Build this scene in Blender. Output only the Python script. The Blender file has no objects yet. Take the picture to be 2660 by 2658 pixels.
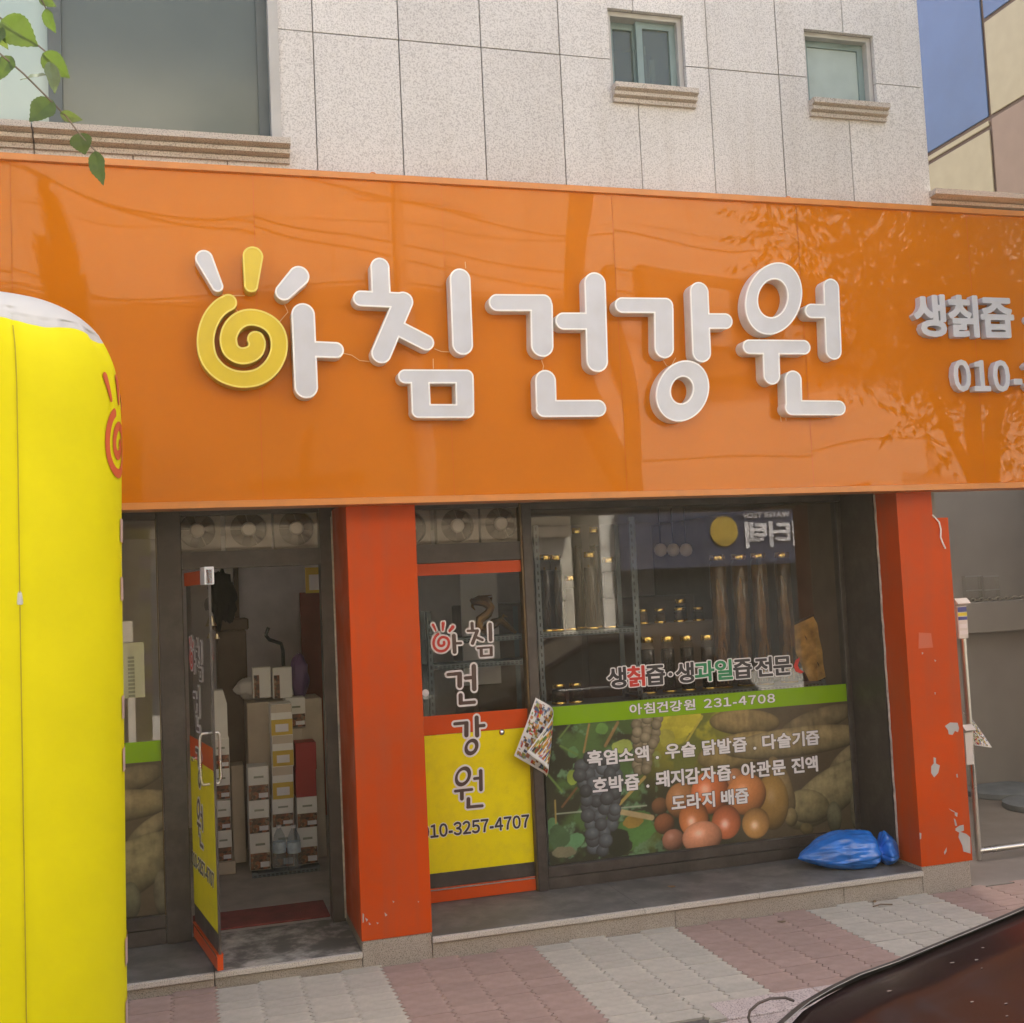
import bpy, bmesh, math, random
import numpy as np
from mathutils import Matrix, Vector, noise as mnoise

rnd = random.Random(7)
scene = bpy.context.scene
COL = scene.collection

# ------------------------------------------------------------------ camera
# solved from the straight lines of the facade (pixels of the 2660 px photograph)
CM = np.array([[0.9594928330044238, -0.2778282200812281, -0.04674380750047616],
               [-0.02665015992390013, 0.07566729913641149, -0.9967769202872985],
               [0.28046973524638164, 0.9576460410652244, 0.06519806471765138]])
CP = np.array([0.0, -6.3, 2.05])
CF = 2934.92
cam_d = bpy.data.cameras.new('camera')
cam = bpy.data.objects.new('camera', cam_d)
COL.objects.link(cam)
cam_d.sensor_fit = 'HORIZONTAL'
cam_d.sensor_width = 36.0
cam_d.lens = CF / 2660.0 * 36.0
cam_d.clip_start = 0.05
cam_d.clip_end = 500
mw = Matrix.Identity(4)
for i in range(3):
    mw[i][0] = CM[0][i]; mw[i][1] = -CM[1][i]; mw[i][2] = -CM[2][i]; mw[i][3] = CP[i]
cam.matrix_world = mw
scene.camera = cam

# ------------------------------------------------------------------ world, sun, exposure
SUN_EL, SUN_AZ = math.radians(56), math.radians(24)      # the sun stands behind the shop
world = bpy.data.worlds.new('World'); scene.world = world
world.use_nodes = True
wn = world.node_tree.nodes; wl = world.node_tree.links
sky = wn.new('ShaderNodeTexSky'); sky.sky_type = 'NISHITA'
sky.sun_disc = False; sky.sun_elevation = SUN_EL; sky.sun_rotation = SUN_AZ
sky.air_density = 0.6; sky.dust_density = 6.0; sky.ozone_density = 0.6
wl.new(sky.outputs[0], wn['Background'].inputs['Color'])
wn['Background'].inputs['Strength'].default_value = 0.14
sun_d = bpy.data.lights.new('sun', 'SUN'); sun = bpy.data.objects.new('sun', sun_d); COL.objects.link(sun)
sun_d.energy = 4.6; sun_d.angle = math.radians(0.6); sun_d.color = (1.0, 0.97, 0.86)
sdir = Vector((math.sin(SUN_AZ) * math.cos(SUN_EL), math.cos(SUN_AZ) * math.cos(SUN_EL), math.sin(SUN_EL)))
sun.rotation_euler = sdir.to_track_quat('Z', 'Y').to_euler()
sun.location = (0, 30, 40)
scene.view_settings.view_transform = 'Standard'
scene.view_settings.look = 'None'
scene.view_settings.gamma = 1.0
scene.view_settings.use_curve_mapping = False
scene.view_settings.exposure = 2.25
scene.cycles.max_bounces = 10
scene.cycles.transparent_max_bounces = 16
scene.cycles.caustics_reflective = False
scene.cycles.caustics_refractive = False
scene.cycles.sample_clamp_indirect = 6.0
scene.cycles.use_denoising = True

# ------------------------------------------------------------------ helpers: pixels to places
def ray(x, y):
    return CM.T @ np.array([(x - 1330) / CF, (y - 1329) / CF, 1.0])
def at(x, y, Y=0.0):
    d = ray(x, y); t = (Y - CP[1]) / d[1]; return Vector(CP + t * d)
def atz(x, y, Z=0.0):
    d = ray(x, y); t = (Z - CP[2]) / d[2]; return Vector(CP + t * d)
def atx(x, y, X):
    d = ray(x, y); t = (X - CP[0]) / d[0]; return Vector(CP + t * d)
def refl(x, y, Ym, Yo):
    """where the mirror image seen at a pixel in the plane Y=Ym really stands, on the plane Y=Yo"""
    d = ray(x, y); p = CP + (Ym - CP[1]) / d[1] * d
    d = d * np.array([1, -1, 1]); return Vector(p + (Yo - p[1]) / d[1] * d)

# ------------------------------------------------------------------ helpers: objects
def tag(o, label=None, cat=None, group=None, kind=None):
    if label: o['label'] = label
    if cat: o['category'] = cat
    if group: o['group'] = group
    if kind: o['kind'] = kind
    return o
def empty(name, loc, rz=0.0, label=None, cat=None, group=None):
    o = bpy.data.objects.new(name, None); COL.objects.link(o)
    o.location = loc; o.rotation_euler = (0, 0, rz); o.empty_display_size = 0.1
    return tag(o, label, cat, group)
def link(name, me, parent=None, mats=()):
    o = bpy.data.objects.new(name, me); COL.objects.link(o)
    for m in mats: me.materials.append(m)
    if parent is not None: o.parent = parent
    return o
def copy_tree(o, parent=None):
    c = o.copy(); COL.objects.link(c)
    if parent is not None: c.parent = parent
    for ch in list(o.children): copy_tree(ch, c)
    return c

class MB:
    """collects shapes and links them as one mesh; coordinates are local to the parent"""
    def __init__(s): s.v = []; s.f = []; s.m = []; s.cur = 0
    def add(s, vs, fs):
        b = len(s.v); s.v += [tuple(v) for v in vs]
        for f in fs: s.f.append(tuple(b + i for i in f)); s.m.append(s.cur)
        return s
    def box(s, x0, x1, y0, y1, z0, z1):
        vs = [(x, y, z) for z in (z0, z1) for y in (y0, y1) for x in (x0, x1)]
        return s.add(vs, [(0, 2, 3, 1), (4, 5, 7, 6), (0, 1, 5, 4), (2, 6, 7, 3), (0, 4, 6, 2), (1, 3, 7, 5)])
    def bbox(s, x0, x1, y0, y1, z0, z1, b=0.003):
        """box with chamfered edges"""
        bm = bmesh.new(); bmesh.ops.create_cube(bm, size=1)
        for v in bm.verts:
            v.co = ((x0 + x1) / 2 + v.co.x * (x1 - x0), (y0 + y1) / 2 + v.co.y * (y1 - y0), (z0 + z1) / 2 + v.co.z * (z1 - z0))
        bmesh.ops.bevel(bm, geom=list(bm.edges), offset=b, segments=1, affect='EDGES', profile=0.5)
        bm.verts.index_update()
        s.add([v.co[:] for v in bm.verts], [[v.index for v in f.verts] for f in bm.faces]); bm.free(); return s
    def quad(s, a, b, c, d): return s.add([a, b, c, d], [(0, 1, 2, 3)])
    def extrude_x(s, prof, x0, x1):
        """closed (y,z) profile swept along X"""
        n = len(prof)
        vs = [(x0, y, z) for y, z in prof] + [(x1, y, z) for y, z in prof]
        fs = [(i, (i + 1) % n, n + (i + 1) % n, n + i) for i in range(n)]
        fs += [tuple(range(n - 1, -1, -1)), tuple(range(n, 2 * n))]
        return s.add(vs, fs)
    def extrude_y(s, prof, y0, y1):
        n = len(prof)
        vs = [(x, y0, z) for x, z in prof] + [(x, y1, z) for x, z in prof]
        fs = [(i, (i + 1) % n, n + (i + 1) % n, n + i) for i in range(n)]
        fs += [tuple(range(n - 1, -1, -1)), tuple(range(n, 2 * n))]
        return s.add(vs, fs)
    def lathe(s, prof, n=16, c=(0, 0, 0), caps=True):
        vs = []; fs = []
        for r, z in prof:
            for k in range(n):
                a = 2 * math.pi * k / n; vs.append((c[0] + r * math.cos(a), c[1] + r * math.sin(a), c[2] + z))
        for i in range(len(prof) - 1):
            for k in range(n):
                fs.append((i * n + k, i * n + (k + 1) % n, (i + 1) * n + (k + 1) % n, (i + 1) * n + k))
        if caps:
            fs.append(tuple(range(n - 1, -1, -1))); fs.append(tuple(range((len(prof) - 1) * n, len(prof) * n)))
        return s.add(vs, fs)
    def tube(s, pts, r, n=8):
        pts = [Vector(p) for p in pts]; R = r if hasattr(r, '__len__') else [r] * len(pts)
        vs = []; fs = []; up = None
        for i, p in enumerate(pts):
            t = (pts[min(i + 1, len(pts) - 1)] - pts[max(i - 1, 0)]).normalized()
            if up is None:
                up = Vector((0, 0, 1)) if abs(t.z) < 0.9 else Vector((1, 0, 0))
            a = t.cross(up).normalized(); b = a.cross(t).normalized(); up = b
            for k in range(n):
                w = 2 * math.pi * k / n; vs.append(p + (a * math.cos(w) + b * math.sin(w)) * R[i])
        for i in range(len(pts) - 1):
            for k in range(n): fs.append((i * n + k, i * n + (k + 1) % n, (i + 1) * n + (k + 1) % n, (i + 1) * n + k))
        fs.append(tuple(range(n - 1, -1, -1))); fs.append(tuple(range((len(pts) - 1) * n, len(pts) * n)))
        return s.add(vs, fs)
    def mesh(s, name, smooth=False, fix=True):
        me = bpy.data.meshes.new(name); me.from_pydata(s.v, [], s.f)
        for p, m in zip(me.polygons, s.m): p.material_index = m
        if fix:
            bm = bmesh.new(); bm.from_mesh(me); bmesh.ops.recalc_face_normals(bm, faces=bm.faces); bm.to_mesh(me); bm.free()
        if smooth:
            me.polygons.foreach_set('use_smooth', [True] * len(me.polygons))
            me.set_sharp_from_angle(angle=math.radians(38))
        me.update(); return me
    def build(s, name, mat, parent=None, smooth=False, fix=True):
        mats = mat if isinstance(mat, (list, tuple)) else [mat]
        return link(name, s.mesh(name, smooth, fix), parent, mats)

# ------------------------------------------------------------------ helpers: materials
def lin(c):
    return tuple((x / 12.92 if x <= 0.04045 else ((x + 0.055) / 1.055) ** 2.4) for x in (v / 255 for v in c))
M = {}
def mat(name, col, rough=0.5, metal=0.0, spec=0.5, var=0.0, vscale=6.0, bump=0.0, bscale=60.0, dirt=None, dirt_amt=0.0, dscale=3.0, coat=0.0, objrand=0.0, rvar=0.0):
    m = bpy.data.materials.new(name); m.use_nodes = True
    nt = m.node_tree; N = nt.nodes; L = nt.links; p = N['Principled BSDF']
    p.inputs['Roughness'].default_value = rough; p.inputs['Metallic'].default_value = metal
    p.inputs['Specular IOR Level'].default_value = spec
    if coat: p.inputs['Coat Weight'].default_value = coat; p.inputs['Coat Roughness'].default_value = 0.05
    tc = N.new('ShaderNodeTexCoord'); out = None
    rgb = N.new('ShaderNodeRGB'); rgb.outputs[0].default_value = (*col, 1); out = rgb.outputs[0]
    if var:
        nz = N.new('ShaderNodeTexNoise'); nz.inputs['Scale'].default_value = vscale; nz.inputs['Detail'].default_value = 6
        L.new(tc.outputs['Object'], nz.inputs['Vector'])
        mr = N.new('ShaderNodeMapRange'); mr.inputs[1].default_value = 0.3; mr.inputs[2].default_value = 0.7
        mr.inputs[3].default_value = 1 - var; mr.inputs[4].default_value = 1 + var
        L.new(nz.outputs['Fac'], mr.inputs[0])
        hs = N.new('ShaderNodeHueSaturation'); L.new(out, hs.inputs['Color']); L.new(mr.outputs[0], hs.inputs['Value']); out = hs.outputs[0]
    if objrand:
        oi = N.new('ShaderNodeObjectInfo'); mr = N.new('ShaderNodeMapRange')
        mr.inputs[3].default_value = 1 - objrand; mr.inputs[4].default_value = 1 + objrand
        L.new(oi.outputs['Random'], mr.inputs[0])
        hs = N.new('ShaderNodeHueSaturation'); L.new(out, hs.inputs['Color']); L.new(mr.outputs[0], hs.inputs['Value']); out = hs.outputs[0]
    if dirt:
        nz = N.new('ShaderNodeTexNoise'); nz.inputs['Scale'].default_value = dscale; nz.inputs['Detail'].default_value = 8; nz.inputs['Roughness'].default_value = 0.7
        L.new(tc.outputs['Object'], nz.inputs['Vector'])
        mr = N.new('ShaderNodeMapRange'); mr.inputs[1].default_value = 0.45; mr.inputs[2].default_value = 0.72; mr.inputs[4].default_value = dirt_amt
        L.new(nz.outputs['Fac'], mr.inputs[0])
        mx = N.new('ShaderNodeMixRGB'); L.new(mr.outputs[0], mx.inputs[0]); L.new(out, mx.inputs[1]); mx.inputs[2].default_value = (*dirt, 1); out = mx.outputs[0]
    L.new(out, p.inputs['Base Color'])
    if rvar:
        nz = N.new('ShaderNodeTexNoise'); nz.inputs['Scale'].default_value = 4; nz.inputs['Detail'].default_value = 5
        L.new(tc.outputs['Object'], nz.inputs['Vector'])
        mr = N.new('ShaderNodeMapRange'); mr.inputs[1].default_value = 0.35; mr.inputs[2].default_value = 0.65
        mr.inputs[3].default_value = max(0, rough - rvar); mr.inputs[4].default_value = rough + rvar
        L.new(nz.outputs['Fac'], mr.inputs[0]); L.new(mr.outputs[0], p.inputs['Roughness'])
    if bump:
        nz = N.new('ShaderNodeTexNoise'); nz.inputs['Scale'].default_value = bscale; nz.inputs['Detail'].default_value = 3
        L.new(tc.outputs['Object'], nz.inputs['Vector'])
        bp = N.new('ShaderNodeBump'); bp.inputs['Strength'].default_value = bump; bp.inputs['Distance'].default_value = 0.01
        L.new(nz.outputs['Fac'], bp.inputs['Height']); L.new(bp.outputs[0], p.inputs['Normal'])
    M[name] = m; return m
def granite(name, base, dark, scale=170.0, rough=0.55, amt=1.0, world_coords=True):
    m = bpy.data.materials.new(name); m.use_nodes = True
    nt = m.node_tree; N = nt.nodes; L = nt.links; p = N['Principled BSDF']
    p.inputs['Roughness'].default_value = rough; p.inputs['Specular IOR Level'].default_value = 0.35
    geo = N.new('ShaderNodeNewGeometry')
    nz = N.new('ShaderNodeTexNoise'); nz.inputs['Scale'].default_value = scale; nz.inputs['Detail'].default_value = 2.0
    L.new(geo.outputs['Position'], nz.inputs['Vector'])
    cr = N.new('ShaderNodeValToRGB')
    cr.color_ramp.elements[0].position = 0.36; cr.color_ramp.elements[0].color = (*dark, 1)
    cr.color_ramp.elements[1].position = 0.60; cr.color_ramp.elements[1].color = (*[min(1, c * 1.12) for c in base], 1)
    e = cr.color_ramp.elements.new(0.47); e.color = (*base, 1)
    L.new(nz.outputs['Fac'], cr.inputs[0])
    n2 = N.new('ShaderNodeTexNoise'); n2.inputs['Scale'].default_value = 1.3; n2.inputs['Detail'].default_value = 6
    L.new(geo.outputs['Position'], n2.inputs['Vector'])
    oi = N.new('ShaderNodeObjectInfo')
    ad = N.new('ShaderNodeMath'); ad.operation = 'MULTIPLY_ADD'; ad.inputs[1].default_value = 0.13; ad.inputs[2].default_value = 0.835
    L.new(oi.outputs['Random'], ad.inputs[0])
    a2 = N.new('ShaderNodeMath'); a2.operation = 'MULTIPLY_ADD'; a2.inputs[1].default_value = 0.22
    L.new(n2.outputs['Fac'], a2.inputs[0]); L.new(ad.outputs[0], a2.inputs[2])
    hs = N.new('ShaderNodeHueSaturation'); L.new(cr.outputs[0], hs.inputs['Color']); L.new(a2.outputs[0], hs.inputs['Value'])
    mp = N.new('ShaderNodeMapping'); mp.inputs['Scale'].default_value = (9, 9, 0.5); L.new(geo.outputs['Position'], mp.inputs[0])
    n3 = N.new('ShaderNodeTexNoise'); n3.inputs['Scale'].default_value = 1.0; n3.inputs['Detail'].default_value = 5; L.new(mp.outputs[0], n3.inputs['Vector'])
    mr = N.new('ShaderNodeMapRange'); mr.inputs[1].default_value = 0.5; mr.inputs[2].default_value = 0.75; mr.inputs[4].default_value = 0.22; L.new(n3.outputs['Fac'], mr.inputs[0])
    mxs = N.new('ShaderNodeMixRGB'); mxs.blend_type = 'MULTIPLY'; mxs.inputs[2].default_value = (0.62, 0.57, 0.50, 1); L.new(mr.outputs[0], mxs.inputs[0]); L.new(hs.outputs[0], mxs.inputs[1])
    L.new(mxs.outputs[0], p.inputs['Base Color'])
    bp = N.new('ShaderNodeBump'); bp.inputs['Strength'].default_value = 0.25; bp.inputs['Distance'].default_value = 0.004
    L.new(nz.outputs['Fac'], bp.inputs['Height']); L.new(bp.outputs[0], p.inputs['Normal'])
    M[name] = m; return m
def glass(name, tint=(0.92, 0.95, 0.93), ior=1.52, boost=1.0, rough=0.0, haze=0.0, hazecol=(0.5, 0.5, 0.5)):
    m = bpy.data.materials.new(name); m.use_nodes = True
    nt = m.node_tree; N = nt.nodes; L = nt.links; N.remove(N['Principled BSDF'])
    tr = N.new('ShaderNodeBsdfTransparent'); tr.inputs[0].default_value = (*tint, 1)
    gl = N.new('ShaderNodeBsdfGlossy'); gl.inputs['Roughness'].default_value = rough
    fr = N.new('ShaderNodeFresnel'); fr.inputs['IOR'].default_value = ior
    mu = N.new('ShaderNodeMath'); mu.operation = 'MULTIPLY'; mu.inputs[1].default_value = boost; mu.use_clamp = True
    L.new(fr.outputs[0], mu.inputs[0])
    ge = N.new('ShaderNodeNewGeometry'); iv = N.new('ShaderNodeMath'); iv.operation = 'SUBTRACT'; iv.inputs[0].default_value = 1.0
    L.new(ge.outputs['Backfacing'], iv.inputs[1])
    m3 = N.new('ShaderNodeMath'); m3.operation = 'MULTIPLY'; L.new(mu.outputs[0], m3.inputs[0]); L.new(iv.outputs[0], m3.inputs[1])
    mx = N.new('ShaderNodeMixShader'); L.new(m3.outputs[0], mx.inputs[0])
    src = tr.outputs[0]
    if haze:
        df = N.new('ShaderNodeBsdfDiffuse'); df.inputs[0].default_value = (*hazecol, 1)
        m2 = N.new('ShaderNodeMixShader'); m2.inputs[0].default_value = haze
        L.new(tr.outputs[0], m2.inputs[1]); L.new(df.outputs[0], m2.inputs[2]); src = m2.outputs[0]
    L.new(src, mx.inputs[1]); L.new(gl.outputs[0], mx.inputs[2])
    L.new(mx.outputs[0], N['Material Output'].inputs['Surface'])
    M[name] = m; return m
def vcol(name, rough=0.35, spec=0.4):
    m = bpy.data.materials.new(name); m.use_nodes = True
    nt = m.node_tree; p = nt.nodes['Principled BSDF']; p.inputs['Roughness'].default_value = rough; p.inputs['Specular IOR Level'].default_value = spec
    a = nt.nodes.new('ShaderNodeVertexColor'); a.layer_name = 'print'
    nt.links.new(a.outputs[0], p.inputs['Base Color']); M[name] = m; return m

granite('granite_wall', (0.55, 0.53, 0.51), (0.41, 0.39, 0.375), 115)
granite('granite_trim', (0.47, 0.42, 0.37), (0.24, 0.21, 0.18), 150)
granite('granite_step', (0.36, 0.31, 0.26), (0.15, 0.13, 0.11), 190)
granite('granite_nose', (0.52, 0.47, 0.41), (0.27, 0.24, 0.2), 190)
granite('granite_kerb', (0.50, 0.42, 0.38), (0.22, 0.17, 0.15), 130)
mat('joint', (0.26, 0.24, 0.23), 0.9)
mat('tread', (0.13, 0.12, 0.108), 0.6, var=0.25, vscale=5, dirt=(0.30, 0.28, 0.25), dirt_amt=0.55, dscale=4.5, bump=0.1, bscale=80)
mat('tread_worn', (0.15, 0.14, 0.122), 0.65, var=0.3, vscale=6, dirt=(0.62, 0.58, 0.50), dirt_amt=0.9, dscale=6.0, bump=0.1, bscale=80)
mat('red_panel', (0.55, 0.062, 0.003), 0.36, spec=0.15, var=0.09, vscale=1.4, dirt=(0.36, 0.085, 0.03), dirt_amt=0.5, dscale=2.2, rvar=0.08)
def streaks(m, amt, col, sc=(7, 7, 0.45)):
    N = m.node_tree.nodes; L = m.node_tree.links; p = N['Principled BSDF']; src = p.inputs['Base Color'].links[0].from_socket
    tc = N.new('ShaderNodeTexCoord'); mp = N.new('ShaderNodeMapping'); mp.inputs['Scale'].default_value = sc; L.new(tc.outputs['Object'], mp.inputs[0])
    nz = N.new('ShaderNodeTexNoise'); nz.inputs['Scale'].default_value = 1.6; nz.inputs['Detail'].default_value = 7; L.new(mp.outputs[0], nz.inputs['Vector'])
    mr = N.new('ShaderNodeMapRange'); mr.inputs[1].default_value = 0.48; mr.inputs[2].default_value = 0.74; mr.inputs[4].default_value = amt; L.new(nz.outputs['Fac'], mr.inputs[0])
    mx = N.new('ShaderNodeMixRGB'); mx.inputs[2].default_value = (*col, 1); L.new(mr.outputs[0], mx.inputs[0]); L.new(src, mx.inputs[1]); L.new(mx.outputs[0], p.inputs['Base Color'])
streaks(M['red_panel'], 0.45, (0.36, 0.085, 0.035))
mat('chip', (0.42, 0.40, 0.38), 0.6, var=0.1)
mat('sign_trim', (0.62, 0.22, 0.045), 0.35, dirt=(0.3, 0.13, 0.05), dirt_amt=0.4, dscale=5)
mat('letter_side', (0.74, 0.72, 0.68), 0.4, var=0.06, vscale=8, dirt=(0.4, 0.36, 0.3), dirt_amt=0.35, dscale=7)
mat('letter_face', (0.56, 0.57, 0.62), 0.22, var=0.05, vscale=6, dirt=(0.5, 0.48, 0.47), dirt_amt=0.4, dscale=5)
mat('yellow_side', (0.60, 0.42, 0.02), 0.4, var=0.06)
mat('yellow_face', (0.66, 0.48, 0.015), 0.22, var=0.05, dirt=(0.5, 0.36, 0.03), dirt_amt=0.4, dscale=5)
mat('rim_white', (0.85, 0.84, 0.82), 0.35)
mat('rim_yellow', (0.80, 0.66, 0.12), 0.35)
mat('wire', (0.75, 0.45, 0.2), 0.5)
mat('dark_frame', (0.055, 0.043, 0.038), 0.38, var=0.2, vscale=4, dirt=(0.13, 0.11, 0.09), dirt_amt=0.5, dscale=6, rvar=0.1)
mat('bronze_frame', (0.13, 0.085, 0.035), 0.38, metal=0.4, var=0.2)
mat('soffit', (0.09, 0.06, 0.045), 0.7, var=0.2)
mat('caulk', (0.48, 0.43, 0.38), 0.8, var=0.3, vscale=20)
mat('teal_frame', (0.17, 0.24, 0.24), 0.5, var=0.1)
mat('white_frame', (0.42, 0.41, 0.39), 0.55, var=0.08)
mat('chrome', (0.75, 0.74, 0.72), 0.16, metal=1.0)
mat('steel', (0.62, 0.58, 0.52), 0.3, metal=1.0, rvar=0.08)
glass('shop_glass', (0.955, 0.955, 0.945), 1.5, 2.0, haze=0.012, hazecol=(0.6, 0.55, 0.48))
glass('door_glass', (0.95, 0.96, 0.945), 1.5, 1.6)
glass('clear_glass', (0.95, 0.95, 0.93), 1.45, 1.3); glass('acrylic', (0.985, 0.985, 0.98), 1.4, 1.2, haze=0.10, hazecol=(0.6, 0.57, 0.5))
glass('bottle_pet', (0.92, 0.95, 0.97), 1.4, 1.0, haze=0.16, hazecol=(0.7, 0.72, 0.74))

# sign sheet: glossy orange
def sign_mat():
    m = mat('sign_orange', (0.58, 0.160, 0.0005), 0.02, spec=0.21, var=0.05, vscale=1.2, dirt=(0.45, 0.14, 0.02), dirt_amt=0.2, dscale=1.7)
    N = m.node_tree.nodes; L = m.node_tree.links; p = N['Principled BSDF']
    tc = N.new('ShaderNodeTexCoord')
    nz = N.new('ShaderNodeTexNoise'); nz.inputs['Scale'].default_value = 1.1; nz.inputs['Detail'].default_value = 0.5
    mp = N.new('ShaderNodeMapping'); mp.inputs['Scale'].default_value = (1, 1, 0.6)
    L.new(tc.outputs['Object'], mp.inputs[0]); L.new(mp.outputs[0], nz.inputs['Vector'])
    bp = N.new('ShaderNodeBump'); bp.inputs['Strength'].default_value = 0.16; bp.inputs['Distance'].default_value = 0.06
    L.new(nz.outputs['Fac'], bp.inputs['Height']); L.new(bp.outputs[0], p.inputs['Normal'])
    return m
sign_mat()

# ------------------------------------------------------------------ helpers: outlines and lettering
def cap_sdf(P, a, b, ra, rb=None):
    """signed distance to a (tapered) rounded stroke"""
    rb = ra if rb is None else rb
    a = np.array(a); b = np.array(b); ab = b - a
    t = np.clip(((P - a) @ ab) / max(1e-12, ab @ ab), 0, 1)
    return np.linalg.norm(P - (a + t[..., None] * ab), axis=-1) - (ra + (rb - ra) * t)
def ell_sdf(P, c, a, b, ang):
    q = P - np.array(c); ca, sa = math.cos(ang), math.sin(ang)
    u = q[..., 0] * ca + q[..., 1] * sa; v = -q[..., 0] * sa + q[..., 1] * ca
    k = np.sqrt((u / a) ** 2 + (v / b) ** 2) + 1e-9
    g = np.sqrt((u / a ** 2) ** 2 + (v / b ** 2) ** 2) + 1e-9
    return k * (k - 1) / g
def contours(S, x0, y0, h, level):
    """closed outlines of S<level by marching squares"""
    F = S - level; nx, ny = F.shape
    ins = F < 0; seg = {}
    def pt(i, j, k, l):
        a, b = F[i, j], F[k, l]; t = a / (a - b)
        return (x0 + h * (i + t * (k - i)), y0 + h * (j + t * (l - j)))
    pts = {}
    c = ins[:-1, :-1].astype(int) + 2 * ins[1:, :-1] + 4 * ins[1:, 1:] + 8 * ins[:-1, 1:]
    T = {1: [(3, 0)], 2: [(0, 1)], 3: [(3, 1)], 4: [(1, 2)], 5: [(3, 2), (1, 0)], 6: [(0, 2)], 7: [(3, 2)],
         8: [(2, 3)], 9: [(2, 0)], 10: [(0, 3), (2, 1)], 11: [(2, 1)], 12: [(1, 3)], 13: [(1, 0)], 14: [(0, 3)]}
    for i, j in zip(*np.nonzero((c > 0) & (c < 15))):
        E = {0: ((i, j), (i + 1, j)), 1: ((i + 1, j), (i + 1, j + 1)), 2: ((i, j + 1), (i + 1, j + 1)), 3: ((i, j), (i, j + 1))}
        for a, b in T[int(c[i, j])]:
            ka, kb = E[a], E[b]
            if ka not in pts: pts[ka] = pt(*ka[0], *ka[1])
            if kb not in pts: pts[kb] = pt(*kb[0], *kb[1])
            seg[ka] = kb
    loops = []
    while seg:
        s0 = next(iter(seg)); k = s0; L = []
        while k in seg:
            L.append(pts[k]); k = seg.pop(k)
        if len(L) > 6:
            Q = [L[0]]
            for p in L[1:]:
                if (p[0] - Q[-1][0]) ** 2 + (p[1] - Q[-1][1]) ** 2 > (h * 0.6) ** 2: Q.append(p)
            loops.append(Q)
    return loops
def curve_mesh(cu, name):
    o = bpy.data.objects.new('tmp', cu)
    me = bpy.data.meshes.new_from_object(o); me.name = name
    bpy.data.objects.remove(o); bpy.data.curves.remove(cu)
    return me
def loops_mesh(loops, depth, name, smooth=True):
    """outlines (x,z) filled and given thickness; the front faces -Y at y=0, back at y=depth"""
    cu = bpy.data.curves.new(name, 'CURVE'); cu.dimensions = '2D'; cu.fill_mode = 'BOTH'; cu.extrude = depth / 2
    for L in loops:
        sp = cu.splines.new('POLY'); sp.points.add(len(L) - 1)
        sp.points.foreach_set('co', [c for p in L for c in (p[0], p[1], 0, 1)]); sp.use_cyclic_u = True
    me = curve_mesh(cu, name)
    me.transform(Matrix.Translation((0, depth / 2, 0)) @ Matrix.Rotation(math.pi / 2, 4, 'X'))
    if smooth:
        me.polygons.foreach_set('use_smooth', [True] * len(me.polygons)); me.set_sharp_from_angle(angle=math.radians(35))
    return me
def text_mesh(txt, name, box, depth=0.0, bold=0.0, spacing=1.0):
    """built-in font lettering fitted to the box (x0,x1,z0,z1), front at y=0"""
    cu = bpy.data.curves.new(name, 'FONT'); cu.body = txt; cu.size = 1.0; cu.offset = bold; cu.extrude = depth / 2
    cu.space_character = spacing; cu.resolution_u = 3
    me = curve_mesh(cu, name)
    n = len(me.vertices); co = np.empty(n * 3); me.vertices.foreach_get('co', co); co = co.reshape(-1, 3)
    if n:
        lo, hi = co.min(0), co.max(0)
        x0, x1, z0, z1 = box
        out = np.empty_like(co)
        out[:, 0] = x0 + (co[:, 0] - lo[0]) / max(1e-6, hi[0] - lo[0]) * (x1 - x0)
        out[:, 2] = z0 + (co[:, 1] - lo[1]) / max(1e-6, hi[1] - lo[1]) * (z1 - z0)
        out[:, 1] = depth / 2 - co[:, 2]
        me.vertices.foreach_set('co', out.ravel()); me.update()
    return me

_glyphs = {}
def glyph(ch):
    """signed distance field of one character of the built-in font, in em units"""
    if ch in _glyphs: return _glyphs[ch]
    cu = bpy.data.curves.new('g', 'FONT'); cu.body = ch; cu.size = 1.0; cu.resolution_u = 3
    me = curve_mesh(cu, 'g')
    bm = bmesh.new(); bm.from_mesh(me); bpy.data.meshes.remove(me)
    bmesh.ops.remove_doubles(bm, verts=bm.verts, dist=1e-5)
    E = np.array([[v.co[:2] for v in e.verts] for e in bm.edges if len(e.link_faces) == 1]); bm.free()
    lo = E.reshape(-1, 2).min(0) - 0.16; hi = E.reshape(-1, 2).max(0) + 0.16
    h = 0.0125; nx = int((hi[0] - lo[0]) / h) + 2; ny = int((hi[1] - lo[1]) / h) + 2
    X, Y = np.meshgrid(lo[0] + h * np.arange(nx), lo[1] + h * np.arange(ny), indexing='ij')
    P = np.stack([X, Y], -1).reshape(-1, 1, 2)
    a = E[None, :, 0]; b = E[None, :, 1]; ab = b - a
    t = np.clip(((P - a) * ab).sum(-1) / np.maximum(1e-12, (ab * ab).sum(-1)), 0, 1)
    d = np.sqrt((((a + t[..., None] * ab) - P) ** 2).sum(-1)).min(1)
    cond = (a[..., 1] > P[..., 1]) != (b[..., 1] > P[..., 1])
    xc = a[..., 0] + (P[..., 1] - a[..., 1]) / np.where(np.abs(ab[..., 1]) < 1e-12, 1e-12, ab[..., 1]) * ab[..., 0]
    ins = ((cond & (P[..., 0] < xc)).sum(1) % 2) == 1
    S = np.where(ins, -d, d).reshape(nx, ny)
    _glyphs[ch] = (S, lo[0], lo[1], h, E.reshape(-1, 2).min(0), E.reshape(-1, 2).max(0))
    return _glyphs[ch]
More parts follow.
